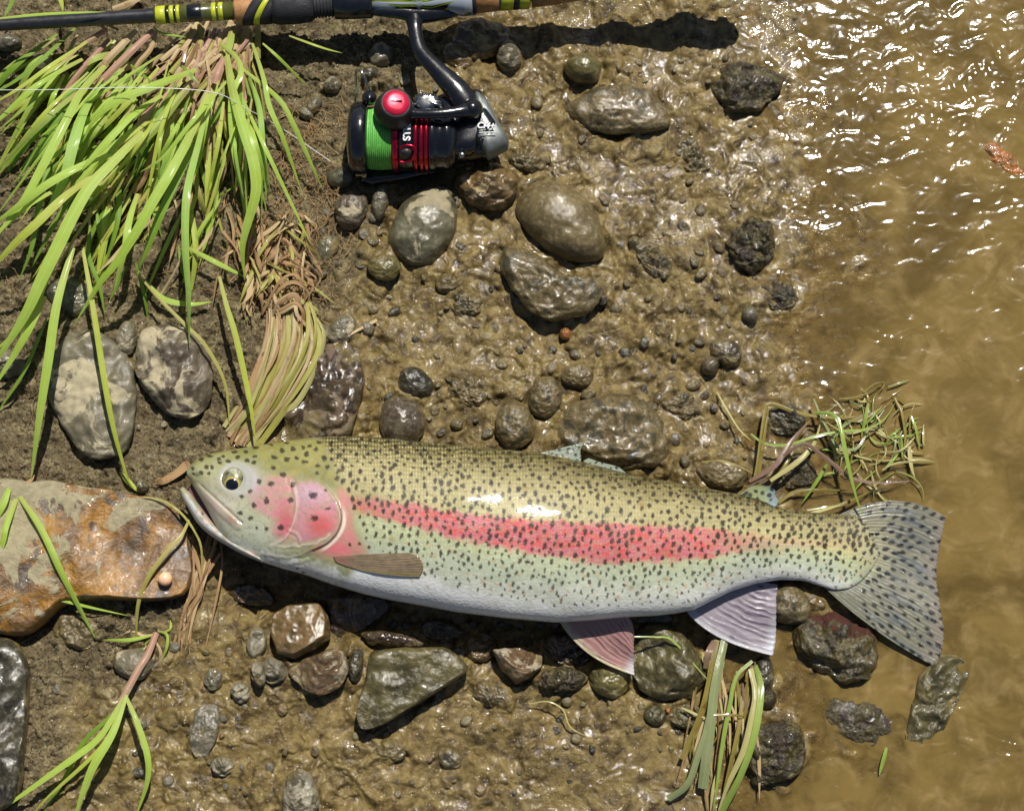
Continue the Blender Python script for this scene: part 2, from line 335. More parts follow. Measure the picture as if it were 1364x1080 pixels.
# ------------------------------------------------------------------ material helper
class N:
    def __init__(s, name):
        s.m = bpy.data.materials.new(name); s.m.use_nodes = True; s.t = s.m.node_tree; s.t.nodes.clear()
        s.out = s.t.nodes.new('ShaderNodeOutputMaterial')
    def n(s, typ, ins=None, **kw):
        nd = s.t.nodes.new('ShaderNode'+typ)
        for k, v in kw.items(): setattr(nd, k, v)
        for k, v in (ins or {}).items(): s.set(nd, k, v)
        return nd
    def set(s, nd, k, v):
        i = nd.inputs[k]
        if isinstance(v, bpy.types.NodeSocket): s.t.links.new(v, i)
        elif isinstance(v, bpy.types.Node): s.t.links.new(v.outputs[0], i)
        else:
            if isinstance(v, tuple) and len(v) == 3 and i.type == 'RGBA': v = v+(1,)
            i.default_value = v
    def mix(s, f, a, b, mode='MIX'):
        nd = s.t.nodes.new('ShaderNodeMix'); nd.data_type = 'RGBA'; nd.blend_type = mode
        for k, v in ((0,f),(6,a),(7,b)): s.set(nd, k, v)
        return nd.outputs[2]
    def math(s, op, a, b=0.0, clamp=False):
        nd = s.n('Math', {0:a, 1:b}, operation=op); nd.use_clamp = clamp; return nd.outputs[0]
    def ramp(s, f, lo, hi, a=0.0, b=1.0):
        return s.n('MapRange', {'Value':f,'From Min':lo,'From Max':hi,'To Min':a,'To Max':b}, interpolation_type='SMOOTHSTEP').outputs[0]
    def noise(s, vec, scale, detail=4, rough=.5, dist=0.0):
        return s.n('TexNoise', {'Vector':vec,'Scale':scale,'Detail':detail,'Roughness':rough,'Distortion':dist}).outputs[0]
    def attr(s, name, out='Fac'): return s.n('Attribute', attribute_name=name).outputs[out]
    def coords(s, rand=True):
        tc = s.n('TexCoord').outputs['Object']
        if not rand: return tc
        r = s.n('ObjectInfo').outputs['Random']
        o = s.math('MULTIPLY', r, 7.3)
        return s.n('VectorMath', {0:tc, 1:s.n('CombineXYZ', {0:o,1:o,2:o})}, operation='ADD').outputs[0]
    def bump(s, h, strength=.5, dist=.001, normal=None):
        ins = {'Height':h,'Strength':strength,'Distance':dist}
        if normal is not None: ins['Normal'] = normal
        return s.n('Bump', ins).outputs[0]
    def principled(s, **k):
        names = {'color':'Base Color','rough':'Roughness','metal':'Metallic','normal':'Normal','ior':'IOR','coat':'Coat Weight',
                 'coatr':'Coat Roughness','coatn':'Coat Normal','spec':'Specular IOR Level','alpha':'Alpha','sss':'Subsurface Weight',
                 'ssr':'Subsurface Radius','sssc':'Subsurface Scale','sheen':'Sheen Weight'}
        return s.n('BsdfPrincipled', {names[a]:b for a,b in k.items()})
    def done(s, sh): s.t.links.new(sh.outputs[0] if isinstance(sh, bpy.types.Node) else sh, s.out.inputs[0]); return s.m
def plain(name, col, rough=.4, metal=0.0, bump=0.0, coat=0.0, var=.12):
    k = N(name); v = k.coords()
    n1 = k.noise(v, 250, 5, .6)
    c = k.mix(k.ramp(n1,.3,.7), tuple(x*(1-var) for x in col), tuple(min(1,x*(1+var)) for x in col))
    rr = k.ramp(k.noise(v, 120, 6, .65), .3, .75, rough*.75, min(1,rough*1.35+.03))
    nb = k.bump(k.noise(v, 900, 3), bump, .0004)
    return k.done(k.principled(color=c, rough=rr, metal=metal, normal=nb, coat=coat, coatr=.08))

# ------------------------------------------------------------------ ground
def mat_ground():
    k = N('wet_mud'); v = k.n('TexCoord').outputs['Object']
    wet = k.attr('wet')
    big = k.noise(v, 28, 5, .6); mid = k.noise(v, 130, 5, .6, .4); fin = k.noise(v, 700, 4, .6)
    mud = k.mix(k.ramp(big,.35,.65), srgb('#5a4b2b'), srgb('#6f5d35'))
    mud = k.mix(k.ramp(mid,.42,.72), mud, srgb('#847346'))
    mud = k.mix(k.ramp(mid,.5,.28), mud, srgb('#392c18'))
    dry = k.mix(k.ramp(big,.35,.65), srgb('#554a34'), srgb('#675b42'))
    dry = k.mix(k.ramp(mid,.45,.7), dry, srgb('#867a5a'))
    dry = k.mix(k.ramp(fin,.5,.35), dry, srgb('#282013'))
    c = k.mix(wet, dry, mud)
    alg = k.ramp(k.noise(v, 55, 5, .7), .6, .72)
    c = k.mix(k.math('MULTIPLY', alg, .45), c, srgb('#6a6a2c'))
    grit = k.n('TexVoronoi', {'Vector':v,'Scale':520,'Randomness':1.0})
    gm = k.ramp(grit.outputs['Distance'], .3, .2)
    pick = k.n('SeparateColor', {0:grit.outputs['Color']})
    gm = k.math('MULTIPLY', gm, k.ramp(pick.outputs[0], .72, .74))
    gc = k.mix(pick.outputs[1], srgb('#3b362c'), srgb('#b7aa90'))
    c = k.mix(gm, c, gc)
    soak = k.ramp(k.noise(v, 34, 6, .65), .42, .56)
    wetv = k.math('MULTIPLY', wet, k.ramp(soak, 0, 1, .42, 1.0))
    rough = k.ramp(wetv, 0, 1, .9, .42)
    h = k.math('ADD', k.math('MULTIPLY', mid, .8), k.math('MULTIPLY', fin, .5))
    h = k.math('ADD', h, k.math('MULTIPLY', gm, .25))
    calm = k.ramp(k.noise(v, 16, 4, .6), .36, .62, .3, 1)
    nb = k.bump(h, k.math('MULTIPLY', calm, .75), .0018)
    sl = k.attr('slick')
    film = k.math('ADD', k.math('MULTIPLY', k.noise(v, 300, 3, .5), .55), k.math('MULTIPLY', k.noise(v, 850, 2, .5), .42))
    nc = k.bump(film, k.ramp(sl, 0, 1, .3, .62), .0013)
    p = k.principled(color=c, rough=rough, normal=nb, coat=k.math('MULTIPLY', k.math('MULTIPLY', wetv, k.attr('dryland')), k.ramp(sl, 0, 1, .14, .9)), coatr=.06, coatn=nc, spec=.3)
    return k.done(p)
def axis(lo, hi, step, far, grow=1.25):
    a = list(np.arange(lo, hi+.01, step)); s = step
    l, r = [], []; x = a[0]
    while x > lo-far: s *= grow; x -= s; l.append(x)
    s = step; x = a[-1]
    while x < hi+far: s *= grow; x += s; r.append(x)
    return np.array(l[::-1]+a+r)
xa = np.r_[axis(-60, 1090, 1.7, 5000)]; xa = xa[xa < 1090]
xb = axis(1092, 1430, 3.2, 5000); xb = xb[xb >= 1092]
gx = np.r_[xa, xb]; gy = axis(-50, 1130, 1.68, 5000)
GX, GY = np.meshgrid(gx, gy)
Gm = ground_mm(GX, GY)
Vg = np.stack([(GX-682)*.0005, (540-GY)*.0005, Gm/1000], -1)
# grid coordinates are pixels on a level plane; shift to where the tilted camera sees them
W0 = at(GX.ravel(), np.clip(GY.ravel(), -2500, 3000), 0)
far = np.abs(GY.ravel()-540) > 1500
W0[far,1] = ((540-GY.ravel()[far])*.0005)*1.0
Vg = W0.copy(); Vg[:,2] = Gm.ravel()/1000
bad = np.abs(GX.ravel()-682)+np.abs(GY.ravel()-540) > 3000
Vg[bad,0] = np.clip(Vg[bad,0], -4, 4)
ground = link('ground', mesh_np('ground', Vg, grid_faces(len(gy), len(gx))[:, ::-1],
              attrs={'wet': wetness(GX, GY).ravel(), 'dryland': sst(Gm, -1.2, .2).ravel(), 'slick': slick(GX, GY).ravel()}), mat_ground())
ground['kind'] = 'structure'

# ------------------------------------------------------------------ water
def wave_mm(x, y):
    e = (1.0*gauss(x,y,1230,110,110,120) + .75*gauss(x,y,1060,130,70,160) + .8*gauss(x,y,1080,290,90,60) + .9*gauss(x,y,1200,445,70,22)
         + .8*gauss(x,y,1190,640,60,60) + .7*gauss(x,y,1120,520,70,60) + .95*gauss(x,y,1340,965,90,40) + .5*gauss(x,y,1200,1000,120,60) + .8*gauss(x,y,1230,690,60,16) + .7*gauss(x,y,1340,200,60,200))
    e = np.clip(e, 0, 1)
    r = np.hypot(x-1240, y-120)
    wx = x+fbm(x/50,y/50,2,201)*16; wy = y+fbm(x/50,y/50,2,202)*16
    cl = sst(fbm(x/17, y/14, 2, 210), .02, .5)
    hgt = (np.sin((wx*.45+wy*.9)/2.0+3*fbm(x/40,y/40,2,241))*.10 + np.sin((wx*.95-wy*.3)/2.3+3*fbm(x/40,y/40,2,242))*.095)*cl + np.sin(r/2.3)*.05*cl
    sl = fbm(wx/34, wy/20, 3, 221)*.55 + fbm(wx/13, wy/9, 2, 222)*.14*(.2+e) + np.sin((wx*.8-wy*.55)/15+2*fbm(x/80,y/80,2,230))*.2
    right = sst(x, 1270, 1340)*np.sin((wx*.9+wy*.45)/8.5)*.16
    return hgt*(.05+1.0*e) + sl*(.5+.5*e) + right
wx_ = axis(930, 1400, 1.85, 5000); wx_ = wx_[wx_ > 925]; wy_ = axis(-20, 1100, 1.85, 5000)
WX, WY = np.meshgrid(wx_, wy_)
hW = wave_mm(WX, WY)*sst(WX-(shore(WY)-120), -30, 60)
hW[(np.abs(WX-1180) > 500) | (np.abs(WY-540) > 800)] *= .0
Vw = at(WX.ravel(), np.clip(WY.ravel(), -2500, 3000), 0)
Vw[:,0] = np.clip(Vw[:,0], -4, 4)
far = np.abs(WY.ravel()-540) > 1500
Vw[far,1] = (540-WY.ravel()[far])*.0005
Vw[:,2] = hW.ravel()/1000
dep = np.clip(.2 - ground_mm(WX, WY, True), 0, 30).ravel()
def mat_water():
    k = N('muddy_water'); v = k.n('TexCoord').outputs['Object']
    d = k.attr('depth')
    cl = k.noise(v, 11, 6, .6, 1.2); c2 = k.noise(v, 45, 5, .6, .8)
    a = k.ramp(d, 0, 4.5, 0.0, .88)
    a = k.math('MULTIPLY', a, k.ramp(cl, .3, .6, .8, 1.08), True)
    a = k.math('MINIMUM', a, .93)
    c = k.mix(k.ramp(cl,.35,.65), srgb('#64532c'), srgb('#7a6639'))
    c = k.mix(k.ramp(c2,.45,.75,0,.6), c, srgb('#988256'))
    df = k.n('BsdfDiffuse', {'Color':c})
    tr = k.n('BsdfTransparent', {'Color':(.90,.85,.72,1)})
    body = k.n('MixShader', {0:a, 1:tr, 2:df})
    nb = k.bump(k.noise(v, 330, 2, .4), .12, .0006)
    gl = k.n('BsdfGlossy', {'Roughness':.11,'Normal':nb})
    fr = k.n('Fresnel', {'IOR':1.33,'Normal':nb})
    return k.done(k.n('MixShader', {0:fr, 1:body, 2:gl}))
water = link('water', mesh_np('water', Vw, grid_faces(len(wy_), len(wx_))[:, ::-1], attrs={'depth': dep}), mat_water())
water['kind'] = 'structure'
# ------------------------------------------------------------------ stones
def stone_mat(name, a, b, silt=None, amt=.0, rough=.35, coat=.6, scale=60, grad=None, third=None, bmp=.6, muddy=.64, fine=.5):
    k = N(name); v = k.coords(); loc = k.n('TexCoord').outputs['Object']
    n1 = k.noise(v, scale, 6, .62, .5); n2 = k.noise(v, scale*5, 5, .6); n3 = k.noise(v, scale*.8, 7, .62, .9)
    c = k.mix(k.ramp(n1,.36,.64), srgb(a), srgb(b))
    c = k.mix(k.ramp(n2,.5,.75,0,.5), c, k.mix(.5, c, (0.6,0.55,0.42)))
    c = k.mix(k.ramp(n2,.48,.25,0,.6), c, k.mix(.65, c, (0.01,0.009,0.006)))
    if third: c = k.mix(k.ramp(k.noise(v, scale*.9, 5, .6, 1.0), .52, .6), c, srgb(third))
    m = None
    if silt:
        t = n3
        if grad:
            sp = k.n('SeparateXYZ', {0:loc})
            t = k.math('ADD', n3, k.math('ADD', k.math('MULTIPLY', sp.outputs[0], grad[0]), k.math('MULTIPLY', sp.outputs[1], grad[1])))
        m = k.ramp(t, .62-amt*.35, .655-amt*.35)
        sc = k.mix(k.ramp(n2,.35,.65), srgb(silt), tuple(x*.78 for x in srgb(silt)))
        c = k.mix(m, c, sc)
    mk = None
    if muddy:
        zz_ = k.n('SeparateXYZ', {0:loc}).outputs[2]
        mk = k.math('ADD', k.math('MULTIPLY', zz_, -90), k.ramp(n3, .3, .7, -.9*(1-muddy)-.25, .55*muddy+.35))
        mk = k.math('ADD', mk, k.ramp(n2, .3, .7, -.15, .15)); mk = k.ramp(mk, -.1, .25)
        c = k.mix(mk, c, k.mix(k.ramp(n2,.35,.65), srgb('#584c2e'), srgb('#74663f')))
    h = k.math('ADD', n1, k.math('MULTIPLY', n2, fine))
    if mk is not None: h = k.math('ADD', h, k.math('MULTIPLY', mk, .35))
    if m is not None: h = k.math('ADD', h, k.math('MULTIPLY', m, .12))
    nb = k.bump(h, bmp, .0016)
    nb = k.bump(k.noise(v, scale*22, 3), .25, .0004, nb)
    film = k.bump(k.math('ADD', k.noise(v, 300, 4, .6), k.math('MULTIPLY', k.noise(v, 900, 2), .4)), .5, .0012)
    if m is not None:
        dryf = k.math('SUBTRACT', 1.0, m); r = k.ramp(m, 0, 1, rough, .85); ct = k.math('MULTIPLY', dryf, coat)
    else: r = rough; ct = coat*1.0
    ct = k.math('MULTIPLY', ct, k.ramp(k.noise(v, 75, 5, .65), .40, .58, .15, 1.0))
    return k.done(k.principled(color=c, rough=r, coat=ct, coatr=.07, normal=nb, coatn=film))
SM = {
 'palegrey': stone_mat('grey_stone_with_dried_silt', '#57513f', '#726a54', '#aba083', .22, .5, .25, 40, muddy=.15),
 'brownsilt': stone_mat('brown_stone_with_dried_silt', '#4c4032', '#6a604e', '#a89d80', .26, .5, .3, 55, muddy=.15),
 'orange': stone_mat('rusty_orange_stone_with_dried_silt', '#5f4526', '#94681f', '#9c9274', .2, .4, .5, 44, (-2.2, 2.2), '#57493a', bmp=1.0, fine=1.1, muddy=.1),
 'dark': stone_mat('dark_grey_wet_stone', '#29261c', '#4b4534', '#7a7156', .02, .34, .5, 60),
 'redbrown': stone_mat('dark_red_brown_wet_stone', '#30241a', '#4c3f2c', '#7b6c54', .14, .25, .8, 45, None, '#6b5a48'),
 'purple': stone_mat('purple_grey_wet_pebble', '#403629', '#615642', None, 0, .2, .9, 60),
 'greyband': stone_mat('grey_stone_with_pale_band', '#44412f', '#646048', '#9a8f72', .16, .4, .5, 34),
 'mud': stone_mat('stone_coated_in_smooth_mud', '#584b2e', '#6e603c', None, 0, .45, .5, 70, fine=.3, bmp=.5),
 'mudshiny': stone_mat('stone_coated_in_shiny_mud', '#574a2c', '#6e6040', None, 0, .3, .95, 90, third='#45402e', bmp=.8),
 'olive': stone_mat('olive_wet_stone', '#4f4926', '#6e6439', None, 0, .3, .7, 50),
 'darkmoss': stone_mat('dark_algae_covered_stone', '#28240f', '#4f4520', None, 0, .3, .8, 95, third='#33261a', bmp=1.0, fine=1.2),
 'redpatch': stone_mat('dark_stone_with_red_patch', '#312b16', '#524825', '#472012', -.05, .25, .9, 80, (0, 14), bmp=1.0, fine=1.2),
 'brown': stone_mat('brown_wet_stone', '#4a3a20', '#6d5733', '#9c8c66', .12, .3, .75, 50),
 'redpale': stone_mat('reddish_stone_with_pale_crust', '#54402a', '#6d583c', '#9c9078', .3, .3, .8, 60),
 'slab': stone_mat('olive_grey_slab_stone', '#3f3a22', '#5c5431', '#766c48', .05, .35, .6, 48, bmp=.9, fine=.9),
 'white': stone_mat('pale_grey_white_pebble', '#69614f', '#8f8770', '#4f4937', .25, .5, .35, 110),
 'grey': stone_mat('mid_grey_pebble', '#504b3d', '#6e6754', None, 0, .4, .5, 90),
 'rust': stone_mat('rusty_orange_pebble', '#8a5527', '#a86a2d', None, 0, .35, .6, 110),
 'sub': stone_mat('submerged_brown_stone', '#574828', '#6e5c36', None, 0, .4, .3, 60),
}
def stone_mesh(name, P, c, h, below, seed, facets=0, flat=2.4, rough=.05, nth=72, nr=22, top=.55, keep=None):
    """P: closed outline in world xy (n,2); c: centre; h: height above the outline plane, below: depth under it (metres)"""
    rng = np.random.RandomState(seed)
    d = P - c; ang = np.arctan2(d[:,1], d[:,0]); rad = np.hypot(d[:,0], d[:,1])
    o = np.argsort(ang); ang = ang[o]; rad = rad[o]
    th = np.linspace(-np.pi, np.pi, nth, endpoint=False)
    rr = np.interp(th, np.r_[ang-2*np.pi, ang, ang+2*np.pi], np.r_[rad, rad, rad])
    k = 1 if facets else 2
    for _ in range(k): rr = .25*np.roll(rr,1)+.5*rr+.25*np.roll(rr,-1)
    Rm = rr.mean()
    rho_t = np.sin(np.linspace(0, np.pi/2, nr))
    rows = []
    for side in (1, -1):
        rs = rho_t if side == 1 else rho_t[::-1][1:]
        n = nr if side == 1 else nr//2
        if side == -1: rs = np.sin(np.linspace(np.pi/2, 0, n))[1:]
        for rho in rs:
            x = rho*rr*np.cos(th); y = rho*rr*np.sin(th)
            z = (max(0,1-rho**flat))**top * (h if side == 1 else -below) * np.ones_like(x)
            rows.append(np.stack([x,y,z],-1))
    V = np.array(rows)                       # (rows, nth, 3)
    if facets:
        zt = V[:nr,:,2]
        for q in range(facets):
            ph = rng.rand()*2*np.pi; sl = rng.uniform(.1,.75); c0 = rng.uniform(.62,.95)
            pl = h*(c0 - sl*(V[:nr,:,0]*math.cos(ph)+V[:nr,:,1]*math.sin(ph))/Rm)
            zt = np.minimum(zt, np.maximum(pl, 0) + (zt-np.maximum(pl,0))*.05)
        V[:nr,:,2] = zt
    sx = rng.rand()*99
    u = V[...,0]*1000/ (Rm*1000)*1.6 + sx; v_ = V[...,1]*1000/(Rm*1000)*1.6 + V[...,2]*1000/(Rm*1000)*1.3
    nz = fbm(u, v_, 3, seed, .55)
    fade = np.ones(len(V)); 
    V[...,2] += nz*Rm*rough*2.0*np.sign(.001+V[...,2]).clip(0,1)
    n2 = fbm(u+31, v_+17, 3, seed+9)*sst(np.hypot(V[...,0],V[...,1])/Rm, .2, .8)
    V[...,0] *= 1+n2*rough*.9; V[...,1] *= 1+n2*rough*.9
    V[0] = V[0].mean(0); V[-1] = V[-1].mean(0)
    F = grid_faces(len(V), nth, True)
    return mesh_np(name, V.reshape(-1,3), F)
def outline(cx, cy, rx=None, ry=None, ang=0, poly=None, z=5):
    if poly is not None:
        p = np.array(poly, float); q = []
        for i in range(len(p)):
            a, b = p[i], p[(i+1) % len(p)]
            for t in np.linspace(0,1,12,endpoint=False): q.append(a*(1-t)+b*t)
        q = np.array(q)
    else:
        t = np.linspace(0, 2*np.pi, 90, endpoint=False)
        u = rx*np.cos(t); v = ry*np.sin(t); c, s = math.cos(R(ang)), math.sin(R(ang))
        wob = 1+.05*np.sin(2*t+cx)+.035*np.sin(3*t+cy)+.02*np.sin(5*t+cx*cy)
        q = np.stack([cx+(u*c-v*s)*wob, cy+(u*s+v*c)*wob], -1)
    return at(q[:,0], q[:,1], z)[:,:2]
_seed = [100]
def stone(label, cx, cy, rx=None, ry=None, ang=0, h=8, mat='mud', poly=None, facets=0, flat=2.4, rough=.05, lift=0, name='stone', group=None, top=.55, zb=None, below=None):
    """h mm above its outline, whose plane is a little above the mud"""
    _seed[0] += 1
    g = max(gz(cx, cy), -2) if zb is None else zb
    z = g + lift
    if poly is not None:
        pp = np.array(poly, float); cx, cy = pp.mean(0)
        if zb is None: g = max(gz(cx, cy), -2)
        z = g+lift
    P = outline(cx, cy, rx, ry, ang, poly, z)
    c = P.mean(0)
    R_ = np.hypot(*(P-c).T).mean()
    big = R_ > .009
    me = stone_mesh(name, P, c, h/1000, (below if below is not None else max(h*.6, lift+3))/1000, _seed[0], facets, flat, rough,
                    96 if big else 40, 38 if big else 14, top)
    o = link(name, me, SM[mat]); o.location = (c[0], c[1], z/1000)
    return tag(o, label, 'stone' if name != 'pebble' else 'pebble', group)

for a_, k_ in STONES: stone(*a_, **k_)
# below the fish

# loose pebbles, half sunk
REG = [  # x0,y0,x1,y1,n,rmin,rmax,mats,label
 (425,60,640,120,12,4,9,['grey','dark','brown','palegrey'],'little grey pebble in the shaded gravel around the reel stem'),
 (430,215,640,345,14,4,9,['grey','dark','mud','palegrey'],'little grey pebble in the gravel below the reel'),
 (400,290,520,460,10,4,8,['grey','palegrey','mud'],'little silty pebble in the drying mud beside the straw'),
 (480,360,700,580,30,4,10,['mud','mudshiny','mud','mudshiny','mud','mud','dark'],'little mud coated pebble in the middle of the mud flat'),
 (690,430,1000,620,38,4,11,['mud','mudshiny','mud','mudshiny','mud','dark','purple'],'little wet pebble in the mud above the fish'),
 (700,60,1010,290,28,4,10,['mudshiny','mud','mudshiny','mud','mud','mud','olive'],'little shiny mud coated pebble near the top of the mud bank'),
 (800,280,1010,440,20,4,11,['mudshiny','mud','dark'],'little wet lump of stone in the mud right of the oval stone'),
 (270,830,360,1060,12,4,8,['grey','mud','white','brown'],'little pebble in the mud below the fish head'),
 (120,960,330,1078,11,4,9,['dark','grey','mud','dark'],'little dark wet pebble in the mud at lower left'),
 (360,880,660,1070,16,4,9,['mud','mudshiny','brown'],'little mud coated pebble around the olive slab'),
 (740,930,930,1000,22,4,11,['dark','olive','mud','purple','rust'],'little dark pebble in the gravel below the olive boulder'),
 (650,980,930,1075,9,3,6,['dark','grey','purple','mud'],'little round pebble in the shallow muddy pool'),
 (500,820,840,880,20,6,14,['dark','brown','redbrown','slab'],'dark stone in the shadow under the fish belly'),
 (0,560,240,640,8,4,8,['palegrey','mud'],'little dry pebble in the crumbly soil by the grass'),
 (370,200,440,420,9,4,8,['palegrey','grey','white'],'little pebble in the dry rooty soil'),
 (20,860,260,980,8,4,8,['grey','mud','dark'],'little pebble in the mud under the orange rock'),
]
big = [(o.location.x, o.location.y, max(o.dimensions.x, o.dimensions.y)/2) for o in COL.objects if o.name.startswith(('stone','pebble'))]
bpy.context.view_layer.update()
big = [(o.location.x, o.location.y, min(o.dimensions.x, o.dimensions.y)/2) for o in COL.objects if o.name.startswith(('stone','pebble'))]
PM = {}
LAND = [('the reel spool',478,190),('the reel stem',565,70),('the rear of the reel',650,200),('the red reel knob',528,140),('the banded grey stone',565,302),('the flat olive-grey pebble',512,356),('the silt crusted oval pebble',468,280),
 ('the brown lumpy stone',649,249),('the big smooth oval stone',748,296),('the shiny mud slab',735,385),('the flat wedge-shaped stone',825,148),('the small olive pebble',777,93),('the dark waterside stone',998,118),
 ('the speckled pebble',678,76),('the mud sided dark pebble',553,510),('the purple-grey pebble',535,562),('the glinting mud stone',685,567),('the low boulder',812,575),('the purplish oval pebble',946,488),
 ('the rough clod-like stone',1001,325),('the orange nugget',753,445),('the red-brown rock',437,515),('the straw bundle',380,400),('the striped brown stone',400,842),('the reddish crusted stone',425,895),('the triangular olive slab',545,910),
 ('the whitish speckled pebble',342,856),('the grey slab stone',272,972),('the pale streaked stone',400,1062),('the cream and red wedge stone',690,882),('the olive boulder',890,882),('the pelvic fin',800,870),
 ('the wet grass bunch',965,950),('the pink-stemmed grass plant',200,860),('the long dark rock',10,950),('the orange rock',130,740),('the fish head',330,680),('the fish snout',250,625),('the flat grey stone',125,525),('the rounded silt stone',233,493),
 ('the mud pit',740,955),('the adipose fin',1015,655),('the blunt muddy stone',962,632),('the glossy grey pebble',418,142),('the middle pebble',769,501),('the grey-green pebble',999,420),('the dried twig',465,448)]
TONE = {'grey_pebble':'mid grey','dark_grey':'dark grey','brown_wet':'wet brown','grey_stone_with_dried':'silt dusted','stone_coated_in_smooth':'mud brown','stone_coated_in_shiny':'shiny muddy','purple':'purplish','olive':'olive','pale_grey':'whitish','rusty':'rusty orange','dark_red':'dark red-brown','olive_grey':'olive grey','mid_grey':'mid grey'}
LABELS = {}
def name_pebble(o, x, y, r, mat, lab):
    t = [v for k_, v in TONE.items() if mat.startswith(k_)]; t = t[-1] if t else 'muddy'
    d, nm, lx, ly = min((math.hypot(x-a, y-b), n_, a, b) for n_, a, b in LAND)
    ax, ay = x-lx, y-ly
    side = ('right of' if ax > 0 else 'left of') if abs(ax) > 2*abs(ay) else ('below' if ay > 0 else 'above') if abs(ay) > 2*abs(ax) else ('below and ' if ay > 0 else 'above and ')+('right of' if ax > 0 else 'left of')
    px_ = r/.0005
    l = ('tiny' if px_ < 5 else 'small' if px_ < 7.5 else 'larger')+' '+t+' pebble '+side+' '+nm
    tag(o, l, 'pebble', 'small pebbles set in the mud'); LABELS.setdefault(l, []).append((o, d))
rng = np.random.RandomState(7)
tt = np.linspace(0, 2*np.pi, 60, endpoint=False)
def unit_pebble(mat, var):
    if (mat,var) not in PM:
        e = .62+.1*var; P = np.stack([np.cos(tt)*(1+.06*np.sin(2*tt+var)+.05*np.sin(3*tt+2*var)), e*np.sin(tt)*(1+.05*np.sin(3*tt+var))],-1)*.01
        me = stone_mesh('pebble', P, np.zeros(2), .0062, .005, 900+var*7+sum(map(ord,mat))%50, var % 3, 2.3, .05, 28, 10)
        me.materials.append(SM[mat]); PM[(mat,var)] = me
    return PM[(mat,var)]
for (x0,y0,x1,y1,n,r0,r1,ms,lab) in REG:
    k = tries = 0
    while k < n and tries < n*25:
        tries += 1
        x, y = rng.uniform(x0,x1), rng.uniform(y0,y1)
        r = (r0+(r1-r0)*rng.rand()**2)*.0005
        g = gz(x, y); p = at(x, y, g)
        if any((p[0]-bx)**2+(p[1]-by)**2 < (br*.95+r)**2 for bx,by,br in big): continue
        big.append((p[0], p[1], r)); k += 1
        o = link('pebble', unit_pebble(ms[rng.randint(len(ms))], rng.randint(4)))
        sink = rng.uniform(.1,1.0)
        o.location = (p[0], p[1], p[2] + r*.25 - r*sink*.5); o.rotation_euler = (rng.uniform(-.25,.25), rng.uniform(-.25,.25), rng.rand()*6.3)
        s = r/.0095; o.scale = (s,s,s*rng.uniform(.8,1.2))
        name_pebble(o, x, y, r, o.data.materials[0].name, lab)
for key, os_ in LABELS.items():
    if len(os_) > 1:
        # alike neighbours: tell them apart by how near they are, else by size
        os_.sort(key=lambda a: a[1])
        w_ = ['nearest','second nearest','third nearest','fourth nearest','fifth nearest','sixth nearest','seventh nearest','eighth nearest']
        for n_, (o, d) in enumerate(os_): o['label'] = key.replace('pebble ', 'pebble, '+w_[min(n_,7)]+' ', 1)
# the single fish egg on the orange rock
k = N('salmon_pink_egg'); k.done(k.principled(color=srgb('#f0c09a'), rough=.15, sss=.4, ssr=(.004,.002,.001), coat=.6)); egg_m = k.m
t = np.linspace(0, np.pi, 16); c = at(220, 771, 0)
a = np.linspace(0, 2*np.pi, 24, endpoint=False)
V = np.stack([np.sin(t)[:,None]*np.cos(a)*.0045, np.sin(t)[:,None]*np.sin(a)*.0045, np.cos(t)[:,None]*.0042+0*a],-1)
egg = link('fish_egg', mesh_np('fish_egg', V.reshape(-1,3), grid_faces(16,24,True)), egg_m)
tag(egg, 'round pale pink fish egg lying on the orange rock', 'fish egg')
bpy.context.view_layer.update()
dg = bpy.context.evaluated_depsgraph_get()
def drop(px, py, z0=80):
    """height in mm of whatever lies below this spot"""
    p = at1(px, py, z0); hit, loc, *_ = S.ray_cast(dg, p, Vector((0,0,-1)))
    return loc.z*1000 if hit else 0
zz = drop(220, 771); e = at1(220, 771, zz+4); egg.location = e
# ------------------------------------------------------------------ the trout
TOP = np.array([(249,627),(251,623),(256,616),(265,609),(280,604),(300,600),(320,597),(350,592),(380,587),(410,583),(440,581),(480,581),(520,584),(560,588),(600,592),(640,596),(680,599),(720,603),(760,611),(800,621),(830,629),(860,636),(900,642),(940,650),(980,657),(1020,669),(1050,679),(1080,682),(1110,684),(1135,685),(1148,692),(1158,705),(1165,720),(1170,737)], float)
BOT = np.array([(249,632),(252,639),(258,649),(266,662),(276,679),(286,699),(296,717),(308,731),(325,738),(347,748),(375,757),(405,765),(444,779),(484,791),(520,799),(560,806),(607,815),(640,819),(673,823),(740,829),(790,826),(827,822),(873,820),(900,817),(925,812),(950,799),(975,787),(1007,777),(1040,772),(1070,773),(1095,781),(1112,786),(1130,784),(1145,776),(1157,764),(1165,752),(1170,740)], float)
THK = np.array([(249,3),(252,6),(256,8),(262,10.5),(275,13.5),(300,17),(350,22),(420,26),(500,29),(620,30.5),(750,28.5),(850,25),(950,19),(1050,11.5),(1110,6.6),(1140,4.4),(1158,2.9),(1170,.5)], float)
ZC = np.array([(249,33),(300,34),(450,36),(620,38),(750,36),(850,31),(950,24),(1050,16),(1110,10.6),(1140,9.6),(1158,9.5),(1170,9.6)], float)
def ip(T, x):
    """smooth interpolation of a profile"""
    d = np.interp(x, T[:,0], T[:,1]); 
    return .5*d + .25*np.interp(x-4, T[:,0], T[:,1]) + .25*np.interp(x+4, T[:,0], T[:,1]) if np.ndim(x) else d

